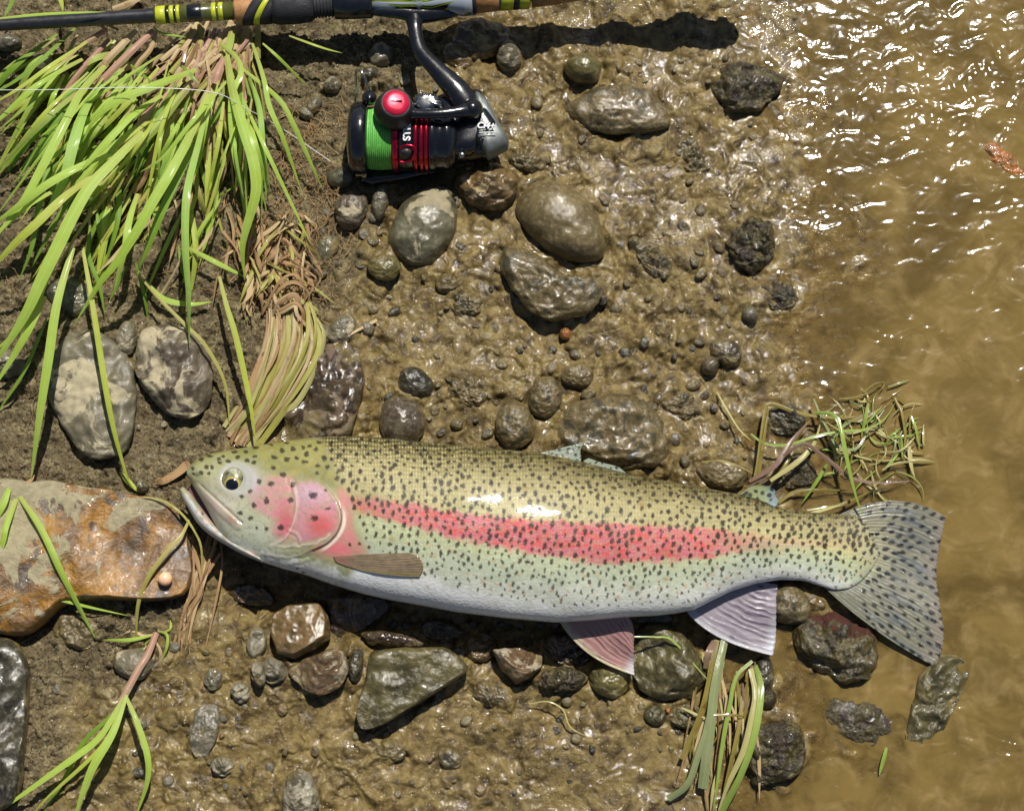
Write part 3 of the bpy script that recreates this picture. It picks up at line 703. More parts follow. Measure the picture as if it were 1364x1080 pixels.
# painted maps of the skin: x 230..1290, y 560..910 at 2 cells per pixel
X0, Y0, SC = 230, 560, 2
IW, IH = 1060*SC, 350*SC
PX, PY = np.meshgrid(X0+(np.arange(IW)+.5)/SC, Y0+(np.arange(IH)+.5)/SC)
def lerp(a, b, m):
    m = m[...,None]; return a*(1-m)+np.array(b, float)*m
def polyd(pts, x, y):
    """distance to a polyline and position 0..1 along it"""
    pts = catmull(np.array(pts, float), 40); best = np.full(np.shape(x), 1e9); tt_ = np.zeros(np.shape(x))
    for i in range(len(pts)-1):
        a, b = pts[i], pts[i+1]; ab = b-a; L = (ab**2).sum()+1e-9
        t = np.clip(((x-a[0])*ab[0]+(y-a[1])*ab[1])/L, 0, 1)
        d = np.hypot(x-a[0]-t*ab[0], y-a[1]-t*ab[1]); m = d < best
        best[m] = d[m]; tt_[m] = ((i+t)/(len(pts)-1))[m]
    return best, tt_
def inpoly(pts, x, y):
    pts = np.array(pts, float); c = np.zeros(np.shape(x), bool); j = len(pts)-1
    for i in range(len(pts)):
        xi, yi = pts[i]; xj, yj = pts[j]
        c ^= ((yi > y) != (yj > y)) & (x < (xj-xi)*(y-yi)/(yj-yi+1e-12)+xi); j = i
    return c
topx = np.interp(PX[0], np.r_[TOP[TOP[:,0]<1120,0],1140,1200,1260], np.r_[TOP[TOP[:,0]<1120,1],684,672,688]); botx = np.interp(PX[0], np.r_[BOT[BOT[:,0]<1115,0],1140,1200,1250], np.r_[BOT[BOT[:,0]<1115,1],802,862,885])
vv = np.clip((PY-topx)/(botx-topx), 0, 1)
n_a = fbm(PX/26, PY/16, 4, 301); n_b = fbm(PX/7, PY/6, 3, 302); n_f = fbm(PX/2.6, PY/2.6, 2, 304)
n_c = fbm(PX/60, PY/40, 3, 303)
vw = vv + n_a*.035
C = np.zeros((IH, IW, 3)) + np.array(srgb('#766b42'))
C = lerp(C, srgb('#544d2b'), sst(vw, .10, 0))
C = lerp(C, srgb('#a2986a'), sst(vw, .05, .24))
C = lerp(C, srgb('#b2ab7a'), sst(vw, .26, .42)*sst(PX, 470, 620))
C = lerp(C, srgb('#a8ad86'), sst(vw, .44, .56))
C = lerp(C, srgb('#aab29a'), sst(vw, .56, .74))
C = lerp(C, srgb('#c2c5b6'), sst(vw, .74, .84))
bell = np.interp(PX, [240,440,540,600,700,800,900,1000,1080,1170], [.62,.72,.79,.86,.90,.92,.90,.92,.93,.97])
C = lerp(C, srgb('#e0e0dc'), sst(vw, bell-.05, bell+.05))
C = lerp(C, srgb('#e3e4e4'), sst(vw, bell+.03, bell+.13)*.6)
# rosy stripe
sy = np.interp(PX, [455,480,540,600,700,800,900,950,1000,1100], [664,672,684,698,714,723,724,723,722,724])
sw = np.interp(PX, [455,480,540,600,700,800,900,950,1000,1100], [4,8,15,17,22,27,22,18,11,5])
edge = fbm(PX/14, PY/9, 3, 310)*5+fbm(PX/4,PY/4,2,311)*4
ds = np.abs(PY-sy+edge*.8)-sw
stm = sst(ds, 4.5, -4.5)*np.interp(PX, [455,480,540,600,940,985,1030,1110,1170], [.35,.75,.92,1,.95,.6,.28,.18,0])
stm = stm*(.86+.35*n_b.clip(-.6,.4))
red = lerp(np.zeros((IH,IW,3))+np.array(srgb('#bb5c69')), srgb('#c44c52'), sst(fbm(PX/22, PY/10, 3, 312), -.1, .4))
C = C*(1-stm[...,None])+red*stm[...,None]
# faint rosy and rusty flecks on the lower flank
fl = sst(fbm(PX/9, PY/8, 2, 320), .52, .7)*sst(vw, .5, .62)*sst(vw, .95, .85)*sst(PX, 480, 560)
C = lerp(C, srgb('#b7946e'), fl*.6)
C = C*(1+.10*n_b[...,None]+.10*n_c[...,None])
# pearly scales: each scale a slightly different tone
sa = (PX*.9+PY*.62)/1.1+fbm(PX/40,PY/40,2,331)*1.5; sb = (PX*.9-PY*.62)/1.1+fbm(PX/40,PY/40,2,332)*1.5
pearl = sst(np.sin(sa)*np.sin(sb)+.45*fbm(PX/9,PY/9,2,333), -.1, .9)
bodyscale = sst(PX-np.interp(PY, [560,585,610,640,665,700,740,780,830], [412,425,438,452,462,478,492,455,430]), -6, 10)
C = C*(1+.20*(pearl-.45)[...,None]*(bodyscale*sst(vw,.9,.5)*sst(PX,1190,1120))[...,None])
C = lerp(C, srgb('#d8cf9a'), pearl**2*bodyscale*sst(vw,.45,.1)*(.3+.7*sst(PX,760,480))*.55)
C = lerp(C, srgb('#9b9a80'), sst(PX+n_a*12, 1128, 1172)*.75)
SPOT = np.zeros((IH, IW)); HT = np.zeros((IH, IW))
# head colours
hd = sst(PX-np.interp(PY, [560,585,610,640,665,700,740,780,830], [412,425,438,452,462,478,492,455,430]), 8, -10)
def headpaint(m, col, a=1.0):
    global C
    C = lerp(C, srgb(col), np.clip(m*hd*a, 0, 1))
nh = fbm(PX/11, PY/11, 4, 340)*6
headpaint(np.ones_like(PX), '#98996f')
headpaint(sst(PY+nh*.7-np.interp(PX,[250,300,350,400,450],[618,606,622,636,650]), 16, -12), '#77743a')
headpaint(sst(n_a,-.1,.6)*sst(PY,690,640), '#a09456', .5)
headpaint(sst(n_b,.1,.6), '#8a8f86', .35)
headpaint(gauss(PX,PY,410,606,40,22), '#a39a5c', .6)
headpaint(gauss(PX,PY,330,612,60,13), '#8b8c50', .5)
headpaint(gauss(PX,PY,290,700,40,60), '#b9b8a8', .7)
headpaint(gauss(PX,PY,345,715,42,34), '#b8bda8', .8)
headpaint(gauss(PX,PY,300,668,26,18), '#c4beac', .6)
pink1 = inpoly([(333,650),(345,638),(372,634),(392,637),(395,680),(390,705),(382,716),(366,712),(366,690),(345,682),(331,668)], PX+nh, PY+nh*.8)
def soft(m, k):
    m = m.astype(float)
    for _ in range(k):
        m = (m+np.roll(m,3,0)+np.roll(m,-3,0)+np.roll(m,3,1)+np.roll(m,-3,1))/5
    return m
headpaint(soft(pink1,16)*(.75+.6*n_a+.25*n_b), '#c2808a', .85)
headpaint(gauss(PX,PY,381,694,15,22), '#c05a66', .9)
pink2 = inpoly([(393,644),(412,640),(432,648),(448,668),(452,685),(449,702),(436,714),(415,722),(396,724),(392,712),(396,680)], PX+nh*.4, PY+nh*.4)
headpaint(soft(pink2,8)*(.85+.35*n_a+.25*n_b), '#c48f9a', .95)
headpaint(gauss(PX,PY,428,700,22,20)*soft(pink2,3), '#c55a5c', 1)
headpaint(gauss(PX,PY,412,656,18,12)*soft(pink2,5), '#c4a4b4', .8)
headpaint(sst(PY+nh-np.interp(PX,[300,347,405,445,480],[714,733,746,754,775]), -6, 12), '#dcdcd8')
headpaint(sst(fbm(PX/5,PY/5,3,345),.25,.6)*sst(PX,262,285), '#7c7a5a', .4)
headpaint(gauss(PX,PY,335,640,12,18), '#b4abb4', .8)
# pink shoulder behind the gill and pale gill edge
def spaint(m, col, a=1.0):
    global C
    C = lerp(C, srgb(col), np.clip(m*a, 0, 1))
sh = inpoly([(448,648),(462,656),(470,680),(470,705),(478,722),(490,738),(452,741),(420,739),(432,728),(452,706),(456,684)], PX+nh*.5, PY+nh*.5)
spaint(soft(sh,14)*(.9+.4*n_a), '#c27c7a', .9)
spaint(gauss(PX,PY,446,730,26,8), '#cf6a72', .8)
opc = [(400,641),(425,641),(442,655),(452,672),(455,692),(449,710),(436,724),(418,733),(398,742)]
dO, tO = polyd(opc, PX, PY)
gill = [(448,672),(456,684),(456,700),(447,716),(433,728),(422,734)]
dG, tG = polyd(gill, PX, PY)
spaint(sst(dG, 5, 2.4)*sst(tG, 0, .3)*sst(tG,1,.8), '#ddd0be', .9)
inside = inpoly(opc+[(340,742),(340,641)], PX, PY)
spaint(sst(np.abs(dO-.2), 2.0, .5)*sst(tO,.35,.5)*sst(tO,.98,.8), '#5f2624', .85)
HT += 1.9*sst(np.where(inside, dO, -dO), -.4, 2.2)*sst(PX,385,430)*1.0
HT += .35*np.exp(-((dG-2)/3.5)**2)
pre = [(387,640),(393,655),(395,675),(391,695),(384,710),(375,720),(360,727)]
dP, tP = polyd(pre, PX, PY)
spaint(sst(dP, 1.5, .4), '#dcc0bd', .5); HT += .22*np.exp(-(dP/2.6)**2) - .3*np.exp(-((dP-4)/3)**2)
for L, a in (([(360,729),(395,727),(425,722),(440,712)],.8), ([(385,706),(396,712),(400,722)],.4), ([(350,738),(385,742),(415,736)],.5), ([(345,745),(380,752),(410,745)],.4)):
    d_, t_ = polyd(L, PX+nh*.3, PY+nh*.3); spaint(sst(d_, 1.4, .3), '#dcd2c6', a*.65); HT += .22*np.exp(-(d_/2.2)**2)-.2*np.exp(-((d_-3.5)/2.5)**2)
# upper jaw plate
dM, tM = polyd([(262,650),(276,662),(294,680),(316,700)], PX, PY)
spaint(sst(dM, 6, 3)*hd, '#bdb49c', .8); HT += .8*np.exp(-(dM/5.5)**4)
dM2, _ = polyd([(268,646),(284,661),(302,677),(322,696)], PX, PY); spaint(sst(dM2, 2.0,.4), '#6b5348', .55); HT -= .5*np.exp(-(dM2/1.8)**2)
spaint(gauss(PX,PY,308,692,13,6,35), '#8c5c55', .6); spaint(gauss(PX,PY,285,672,14,5,40), '#b99a98', .6)
# eye socket
dE = np.hypot(PX-311, PY-639)
dH = np.hypot((PX-315), (PY-638))
spaint(sst(dH, 27, 21), '#a9a9a0', .8)
HT += .35*np.exp(-((dH-23)/5)**2) - 1.0*sst(dE, 18, 12)
n1_ = gauss(PX,PY,262,633,4,3); spaint(n1_, '#3b3a2c', .8); HT -= n1_*.8
# fine wrinkles, pores and veining of the head
HT += hd*(.10*fbm(PX/9,PY/9,3,346)+.35*(sst(np.abs(fbm(PX/30,PY/16,2,347)),.05,0))*-.35)
headpaint(sst(np.abs(fbm(PX/16,PY/10,3,348)),.06,.0), '#7d7258', .28); headpaint(gauss(PX,PY,300,655,20,8,30), '#8f8a72', .5); headpaint(gauss(PX,PY,262,640,12,7), '#8b8560', .5)
# spots
rs = np.random.RandomState(5)
def spot(cx, cy, rx, ry, ang, a=1.0):
    x0 = int((cx-X0-12)*SC); x1 = x0+24*SC; y0 = int((cy-Y0-12)*SC); y1 = y0+24*SC
    x0, y0 = max(x0,0), max(y0,0)
    X = PX[y0:y1, x0:x1]; Y = PY[y0:y1, x0:x1]
    c, s = math.cos(ang), math.sin(ang); u = (X-cx)*c+(Y-cy)*s; v = -(X-cx)*s+(Y-cy)*c
    d = np.sqrt((u/rx)**2+(v/ry)**2)+.25*n_b[y0:y1,x0:x1]+.38*n_f[y0:y1,x0:x1]
    SPOT[y0:y1,x0:x1] = np.maximum(SPOT[y0:y1,x0:x1], a*sst(d, 1.25, .7))
head_spots = [(268,612,3,2.6),(279,607,4,2.2),(312,602,4,2),(327,601,3,2),(297,608,3,2),(292,611,3,2),(304,614,3.4,2.4),(317,609,3,2.2),(329,613,3,2.4),(338,616,3,2.5),
 (339,608,3,1.8),(376,600,3.4,2.8),(390,598,3.4,3),(404,596,3,2.4),(365,609,4,2.4),(382,612,3.8,2.8),(395,610,3,2.2),(408,605,3.4,3.4),(406,615,4.5,2.2),(364,623,3.2,2.8),
 (377,632,3.8,3.4),(390,645,3,3.6),(417,660,5,4.6),(355,667,3.4,4.2),(387,666,3.8,3.4),(338,673,2.8,3.4),(361,644,4,3),(419,690,4.6,3.6),(374,702,4,3.6),(334,690,3,2.6),
 (355,704,2.6,2.4),(342,703,1.8,1.6),(320,683,3.4,2.8),(322,661,2.6,2.2),(333,654,3,2.4),(345,641,3,3),(268,630,3,2.8),(258,631,2,2),(275,622,3,2.6),(282,622,2.6,2.6),(257,624,2,2.4),
 (278,630,2.2,2.4),(292,616,3,2.2),(423,620,3,2.4),(432,610,3,3.4),(436,622,3,3),(422,630,2.2,2.2),(449,637,3,3),(451,626,3,2.4),(412,594,3,2),(425,589,3,2),(440,592,3,2.6),(421,598,3,2.8),(434,653,2,2),(437,677,4,1.6),(340,596,4,1.8),(361,592,3,1.6),(382,590,3,1.6),(396,757,2,1.4),(404,762,2,1.2),(452,606,4,2.6),(466,725,2,2),(479,724,2,2)]
for cx,cy,rx,ry in head_spots: spot(cx, cy, rx*1.1, ry*1.1, rs.uniform(-.3,.3), .9)
pts = []
cell = {}
def okp(x, y, r):
    i, j = int(x//9), int(y//9)
    for a in (-1,0,1):
        for b in (-1,0,1):
            for (u,v,r2) in cell.get((i+a,j+b),()):
                if (u-x)**2+((v-y)*1.0)**2 < (.5*(r+r2))**2: return False
    cell.setdefault((i,j),[]).append((x,y,r)); return True
for _ in range(60000):
    x = rs.uniform(440,1175); y = rs.uniform(580,830)
    t_, b_ = np.interp(x,TOP[:,0],TOP[:,1]), np.interp(x,BOT[:,0],BOT[:,1]); v = (y-t_)/(b_-t_)
    lim = np.interp(x, [440,540,700,800,900,1000,1080,1170], [.76,.82,.88,.93,.93,.93,.97,.99])
    if v < .015 or v > lim: continue
    if x < np.interp(y, [580,610,640,665,700,740,780], [430,440,455,466,480,492,520]): continue
    if v > lim-.14 and rs.rand() < .86: continue
    sp = np.interp(v, [0,.12,.3,.5,.7,.9], [6.4,7.6,8.7,9.0,8.4,8.0])*rs.uniform(.82,1.35)*np.interp(x,[440,700,1050,1170],[1,1,.95,.85])
    if abs(y-np.interp(x,[540,900],[695,722])) < 22 and 480 < x < 980 and rs.rand() < .35: continue
    if not okp(x, y, sp): continue
    s = rs.uniform(.62,1.18)*np.interp(v, [0,.15,.35,.6,.8,.95], [1.0,1.08,1.1,.9,.72,.6])
    tall = rs.uniform(1.1,2.0)
    if v < .2: tall = rs.uniform(.6,1.2)
    spot(x, y, 2.6*s, 2.5*s*tall, rs.uniform(-.1,.6), rs.uniform(.9,1)*np.interp(v,[.6,.95],[1,.75]))
    if rs.rand() < .4: spot(x+rs.uniform(-3,3), y+rs.uniform(-4,4), 1.8*s, 1.9*s, 0, .95)
# tail spots, in rows along the rays
for i in range(3000):
    x = rs.uniform(1150,1256); y = rs.uniform(668,885)
    if not okp(x, y, np.interp(x,[1150,1250],[9,10.5])*rs.uniform(.85,1.2)): continue
    if x < 1168 and 684 < y < 797 and rs.rand() < .4: continue
    an = math.atan2(y-738, x-1085)*1.0
    spot(x, y, rs.uniform(3,5.6), rs.uniform(2.1,3.0), an, .95)
spotc = np.array(srgb('#201b10'))
darkb = lerp(np.zeros((IH,IW,3))+spotc, srgb('#3d2c1c'), sst(vw,.0,.2)*0+.25*sst(n_c,-.3,.3))
C = C*(1-(SPOT*.96)[...,None]) + darkb*(SPOT*.96)[...,None]
C = lerp(C, srgb('#9c9460'), gauss(PX,PY,452,747,10,6)*.8)
# old stains and bits of dirt
for cx,cy,r in ((522,718,4),(575,659,3),(855,672,5),(838,724,3),(841,783,4),(886,771,4),(752,610,4),(700,650,4),(620,655,3)):
    C = lerp(C, srgb('#8a6a2e'), gauss(PX,PY,cx,cy,r,r*.8)*.6)
def samp(A, x, y):
    u = np.clip((x-X0)*SC-.5, 0, IW-1.01); v = np.clip((y-Y0)*SC-.5, 0, IH-1.01)
    i = u.astype(int); j = v.astype(int); fu = u-i; fv = v-j
    if A.ndim == 3: fu = fu[...,None]; fv = fv[...,None]
    return (A[j,i]*(1-fu)+A[j,i+1]*fu)*(1-fv) + (A[j+1,i]*(1-fu)+A[j+1,i+1]*fu)*fv
def mat_skin(name='trout_skin', fin=False):
    k = N(name); v = k.n('TexCoord').outputs['Object']
    c = k.attr('skin', 'Color'); sc = k.attr('scaly')
    vo = k.n('TexVoronoi', {'Vector':k.n('Mapping', {'Vector':v,'Scale':(1,1.25,1)}),'Scale':480,'Randomness':.9})
    hb = k.math('MULTIPLY', vo.outputs['Distance'], sc)
    nb = k.bump(hb, .2, .0008)
    nb = k.bump(k.noise(v, 130, 3, .5), .07, .0012, nb)
    grm = k.ramp(k.noise(v, 520, 5, .75), .66, .74); c = k.mix(k.math('MULTIPLY', grm, .35), c, srgb('#6b5a35'))
    nc = k.bump(k.math('ADD', k.noise(v, 90, 3, .5), k.math('MULTIPLY', hb, .35)), .05, .0014)
    p = k.principled(color=c, rough=.46, normal=nb, coat=.7, coatr=.06, coatn=nc, spec=.25)
    return k.done(p)
skin = mat_skin()
trout = root('trout', 682, 700, 34, 'large spotted rainbow coloured trout with a pink stripe lying on its side on the bank', 'fish')
def addpart(name, V, F, mat, parent=trout, **k):
    V = np.asarray(V, float).reshape(-1,3) - np.array(trout.location)
    return link(name, mesh_np(name, V, F, **k), mat, parent)
cols = np.r_[249, 249.4, 250, 250.8, 251.7, np.arange(252.7, 1170.1, 1.0)]
ang_t = np.linspace(0, np.pi, 190); ang_b = np.linspace(np.pi, 2*np.pi, 30)[1:-1]
A_ = np.r_[ang_t, ang_b]
T_ = ip(TOP, cols); B_ = ip(BOT, cols); TH = ip(THK, cols); Z_ = ip(ZC, cols)
mid = (T_+B_)/2; hh = (B_-T_)/2
cosA, sinA = np.cos(A_), np.sin(A_)
prof = np.sign(sinA)*np.abs(sinA)**.92
Xp = np.repeat(cols[:,None], len(A_), 1)
Yp = mid[:,None] - hh[:,None]*cosA[None,:]      # a=0 is the back (top of the picture)
Zp = Z_[:,None] + TH[:,None]*prof[None,:]
up = np.clip(sinA, 0, 1)[None,:]**.5
Zp = Zp + samp(HT, Xp, Yp)*up
# gentle folds of flesh
Zp = Zp + (fbm(Xp/90, Yp/60, 2, 360)*.6 + fbm(Xp/30, Yp/22, 2, 361)*.10)*up*sst(Xp, 440, 520)*sst(Xp,1165,1100)
Vb = at(Xp, Yp, Zp)
colr = samp(C, Xp, Yp)
Fb = grid_faces(len(cols), len(A_), True)
nV = Vb.reshape(-1,3)
scl = (samp(bodyscale, Xp, Yp)*sst(Xp,1175,1140)).ravel()
# close the snout
body = addpart('body', nV, Fb, skin, attrs={'skin': colr.reshape(-1,3), 'scaly': scl})
# lower jaw
def jawpts(n=46):
    up_ = catmull([(240,651),(244,648),(253,656),(265,671),(280,690),(298,708),(320,724),(345,740)], n)
    lo_ = catmull([(240,653),(241,660),(247,671),(263,697),(280,713),(299,725),(322,738),(350,750)], n)
    return up_, lo_
uj, lj = jawpts()
aa = np.linspace(0, 2*np.pi, 40, endpoint=False)
m_ = (uj+lj)/2; hv = (lj-uj)/2
tj = np.linspace(0,1,len(uj)); thj = np.interp(tj, [0,.05,.15,.5,1], [2.2,4.5,6.5,9.5,12]); zj = np.interp(tj, [0,.5,1], [31,31,36])
JX = m_[:,0][:,None] - hv[:,0][:,None]*np.cos(aa); JY = m_[:,1][:,None] - hv[:,1][:,None]*np.cos(aa)
JZ = zj[:,None] + thj[:,None]*np.sin(aa)
JC = np.zeros(JX.shape+(3,))+np.array(srgb('#b9bcb9'))
JC = lerp(JC, srgb('#8b886a'), sst(np.cos(aa)[None,:]+.7*fbm(JX/7,JY/7,3,381), -.3, .6)*.85); JC = lerp(JC, srgb('#c9a8a0'), sst(fbm(JX/10,JY/10,3,382),.1,.5)*.5)
lip = sst(-np.cos(aa)[None,:]*np.ones_like(JX)*-1, .25, .8)
JC = lerp(JC, srgb('#a98f84'), lip*.7*sst(fbm(JX/6,JY/6,3,380),-.2,.3)); JC = lerp(JC, srgb('#8f8f62'), gauss(JX,JY,243,655,9,8)*.7)
JC = lerp(JC, srgb('#77605c'), gauss(JX,JY,300,702,18,4,40)*.6)
JC = lerp(JC, srgb('#3c3528'), np.clip(gauss(JX,JY,270,684,2,2)+gauss(JX,JY,279,680,2,2)+gauss(JX,JY,291,690,1.6,1.6),0,1))
addpart('lower_jaw', at(JX,JY,JZ), grid_faces(len(uj),40,True)[:, ::-1], skin, attrs={'skin':JC.reshape(-1,3),'scaly':np.zeros(JX.size)})
# dark inside of the mouth
P = at(*np.array([(256,640),(262,647),(278,664),(300,690),(296,700),(280,690),(262,672),(250,656)]).T, 31)
Vm = np.vstack([P, P-np.array([0,0,.006])]); n = len(P)
mm = plain('mouth_lining', srgb('#5c3a36'), .3)
addpart('mouth_lining', Vm, [list(range(n))[::-1], list(range(n,2*n))]+[[i,(i+1)%n,n+(i+1)%n,n+i] for i in range(n)], mm, smooth=False)
# eye
re = np.linspace(0,1,22); ae = np.linspace(0,2*np.pi,64,endpoint=False)
zc_e = float(ip(ZC,np.array([311.]))[0]) + float(ip(THK,np.array([311.]))[0])*.93
EX = 311+15.5*re[:,None]*np.cos(ae); EY = 638.5+16*re[:,None]*np.sin(ae)
EZ = zc_e-2.6 + 4.6*np.sqrt(np.clip(1-re[:,None]**2*.9,0,1))+0*EX
dp = np.hypot(EX-309, EY-646)
EC = np.zeros(EX.shape+(3,))+np.array(srgb('#8b8a5c'))
EC = lerp(EC, srgb('#b9b7a8'), sst(EY+fbm(EX/6,EY/6,2,391)*3, 634, 626)*.8)
EC = lerp(EC, srgb('#5c5a38'), sst(fbm(EX/5,EY/5,3,390),.05,.4)*.6)
EC = lerp(EC, srgb('#2b2a1e'), np.clip(gauss(EX,EY,303,630,4.5,3,-30)+gauss(EX,EY,324,637,4,4.5)+gauss(EX,EY,301,640,2.5,5),0,1)*.85)
EC = lerp(EC, srgb('#c0a95e'), np.exp(-((dp-9.8)/1.2)**2)*.9)
EC = lerp(EC, srgb('#55522f'), sst(re[:,None]+0*EX,.86,1)*.7)
k = N('trout_eye'); ke = k.done(k.principled(color=k.attr('skin','Color'), rough=.22, coat=1.0, coatr=.03))
eye = addpart('eye', at(EX,EY,EZ), grid_faces(22,64,True), ke, attrs={'skin':EC.reshape(-1,3)})
rp = np.linspace(0,1,10)
QX = 309+8.2*rp[:,None]*np.cos(ae); QY = 646+8.4*rp[:,None]*np.sin(ae)
rr_ = np.hypot(QX-311, (QY-638.5)*15.5/16)/15.5
QZ = zc_e-2.6+4.6*np.sqrt(np.clip(1-np.minimum(rr_,1.02)**2*.9,0,1)) + .35*np.sqrt(np.clip(1.02-rp[:,None]**2,0,1))
addpart('pupil', at(QX,QY,QZ), grid_faces(10,64,True), plain('pupil_black', (.006,.008,.012), .06, coat=1), eye)
# fins
def mat_fin():
    k = N('fin_membrane'); v = k.n('TexCoord').outputs['Object']
    c = k.attr('skin','Color')
    nb = k.bump(k.noise(v, 300, 4), .4, .0008)
    p = k.principled(color=c, rough=.32, coat=.9, coatr=.07, coatn=k.bump(k.noise(v, 330, 4, .6), .7, .0014), normal=nb)
    t = k.n('BsdfTranslucent', {'Color':c})
    return k.done(k.n('MixShader', {0:.12, 1:k.n('MixShader', {0:.25, 1:p, 2:t}), 2:k.n('BsdfTransparent')}))
finm = mat_fin()
def fin(name, base, ctrl, edge, z, colf, rays=16, nu=90, nw=46, ripple=.35, thick=.5, ruffle=0., split=0.):
    """base/ctrl/edge: polylines (px) walked by u; w runs from base to edge; z: (base u0, base u1, edge u0, edge u1) mm"""
    b = catmull(base, nu); c = catmull(ctrl, nu); e = catmull(edge, nu)
    u = np.linspace(0,1,nu)[:,None]; w_ = np.linspace(0,1,nw)[None,:]
    e = e + 0
    jag = (np.abs(np.sin(np.pi*rays*u[:,0]))-.5)*split
    q = []
    for i in range(2):
        q.append((1-w_)**2*b[:,i][:,None] + 2*w_*(1-w_)*c[:,i][:,None] + w_**2*(e[:,i]+(e[:,i]-b[:,i])*jag*.02)[:,None])
    X, Y = q
    if callable(z): Z = z(X, Y, u, w_)
    else: Z = (z[0]*(1-u)+z[1]*u)*(1-w_) + (z[2]*(1-u)+z[3]*u)*w_
    ph = np.cos(2*np.pi*(rays*u + .35*fbm(u*rays*.5, w_*3, 2, rays+77)))*(.6+.6*fbm(u*rays*.8, w_*2.5, 2, rays+5))
    Z = Z + ripple*ph*np.minimum(1, w_*5) + ruffle*np.sin(u*9+w_*2.2)*w_
    col_ = colf(X, Y, u+0*w_, w_+0*u, ph)
    top = at(X, Y, Z); bt = at(X, Y, Z-thick)
    n = nu*nw; F = grid_faces(nu, nw)
    rim = [i*nw for i in range(nu)] + [(nu-1)*nw+j for j in range(1,nw)] + [i*nw+nw-1 for i in range(nu-2,-1,-1)] + [j for j in range(nw-2,0,-1)]
    rim = np.array(rim); r2 = np.roll(rim,-1)
    F = np.vstack([F, F[:, ::-1]+n, np.stack([rim, r2, r2+n, rim+n],-1)])
    V = np.vstack([top.reshape(-1,3), bt.reshape(-1,3)])
    return addpart(name, V, F, finm, attrs={'skin':np.vstack([col_.reshape(-1,3)]*2)})
def c_tail(X, Y, u, w_, ph):
    c = samp(C, X, Y); s = samp(SPOT, X, Y)
    base = np.zeros(X.shape+(3,))+np.array(srgb('#84826e'))
    base = lerp(base, srgb('#586266'), sst(fbm(u*22,w_*2,2,401),-.1,.5)*.7*sst(w_,.1,.5))
    base = lerp(base, srgb('#9c8f84'), sst(w_,.82,1)*.55)
    base = base*(1+.12*ph[...,None])
    bl = sst(np.hypot(X-1148, (Y-736)*.85)+fbm(X/8,Y/8,2,440)*8, 56, 22)[...,None]; cc = base*(1-bl)+samp(CB, X, Y)*bl
    return cc*(1-s[...,None]*.97)+np.array(srgb('#151613'))*s[...,None]*.97
CB = C.copy()
fin('tail_fin', [(1118,685),(1120,710),(1120,740),(1112,765),(1098,782)], [(1196,648),(1190,700),(1190,745),(1180,785),(1160,842)],
    [(1259,687),(1256,705),(1250,735),(1247,768),(1251,801),(1256,832),(1256,856),(1247,889)], (10.4,10.4,2.5,3.5), c_tail, rays=34, nu=220, nw=84, ripple=.13, thick=.6, ruffle=.7, split=.8)
def c_pelv(base, dark, light, tipc):
    def f(X, Y, u, w_, ph):
        c = np.zeros(X.shape+(3,))+np.array(srgb(base))
        c = lerp(c, srgb(dark), sst(ph,-.05,.5)*sst(w_,.12,.4)*(.4+.6*sst(fbm(u*8,w_*3,2,411),-.3,.3))*.85)
        c = lerp(c, srgb(light), sst(u+fbm(u*5,w_*8,2,412)*.04,.13,.05)*.9)
        c = lerp(c, srgb(tipc), sst(w_,.86,.98)*.7*sst(u,.65,.2))
        return c
    return f
fin('pelvic_fin', [(745,827),(772,812),(800,807),(829,818)], [(776,880),(800,868),(828,848),(845,822)], [(845,899),(844,882),(844,862),(845,846)], (26,30,16,20),
    c_pelv('#b98f88','#6e4c58','#cfc3a4','#d5d6dc'), rays=11, nu=120, nw=60, ripple=.24, ruffle=1.2, split=.5)
fin('anal_fin', [(915,815),(945,797),(975,783),(1009,775)], [(948,856),(975,832),(998,802),(1020,775)], [(1029,873),(1033,850),(1034,812),(1036,778)], (19,15,11,13),
    c_pelv('#a39aa2','#54435a','#c9c7cb','#d3d6de'), rays=12, nu=120, nw=60, ripple=.24, ruffle=1.0, split=.5)
def surfz(X, Y):
    t_, b_ = np.interp(X, TOP[:,0], TOP[:,1]), np.interp(X, BOT[:,0], BOT[:,1]); c_ = np.clip((Y-(t_+b_)/2)/((b_-t_)/2), -1, 1)
    return np.interp(X, ZC[:,0], ZC[:,1]) + np.interp(X, THK[:,0], THK[:,1])*np.sqrt(1-c_**2)**.92
def c_pec(X, Y, u, w_, ph):
    c = np.zeros(X.shape+(3,))+np.array(srgb('#9d8a6e'))
    c = lerp(c, srgb('#6b573f'), sst(ph,0,.6)*.35); c = c*(1+.25*fbm(X/9,Y/7,3,450)[...,None]); c = lerp(c, srgb('#a3935f'), sst(u,.8,.95)*.8)
    return lerp(c, srgb('#c5837c'), sst(w_,.3,0)*.6)
fin('pectoral_fin', [(444,741),(445,743),(446,746),(449,749)], [(498,737),(500,747),(500,758),(496,768)], [(545,736),(558,741),(564,755),(559,768)], lambda X, Y, u, w_: surfz(X, Y)+.7+1.1*w_**1.4+.5*np.sin(w_*7+u*4)*w_, c_pec, rays=11, nu=90, nw=60, ripple=.10, thick=.35)
def c_dor(X, Y, u, w_, ph):
    c = np.zeros(X.shape+(3,))+np.array(srgb('#98a390')); c = lerp(c, srgb('#a5a574'), sst(w_,.3,0))
    s = blobs(X, Y, 6.2, 420, .9, .34, .42, .5); return lerp(c, srgb('#20241f'), sst(s,.25,.5)*.9)
fin('dorsal_fin', [(716,604),(735,607),(750,611),(772,619)], [(735,600),(748,602),(760,605),(774,612)], [(779,588),(776,594),(773,601),(775,610)], (30,31,28,27), c_dor, rays=8, nu=60, nw=40, ripple=.3)
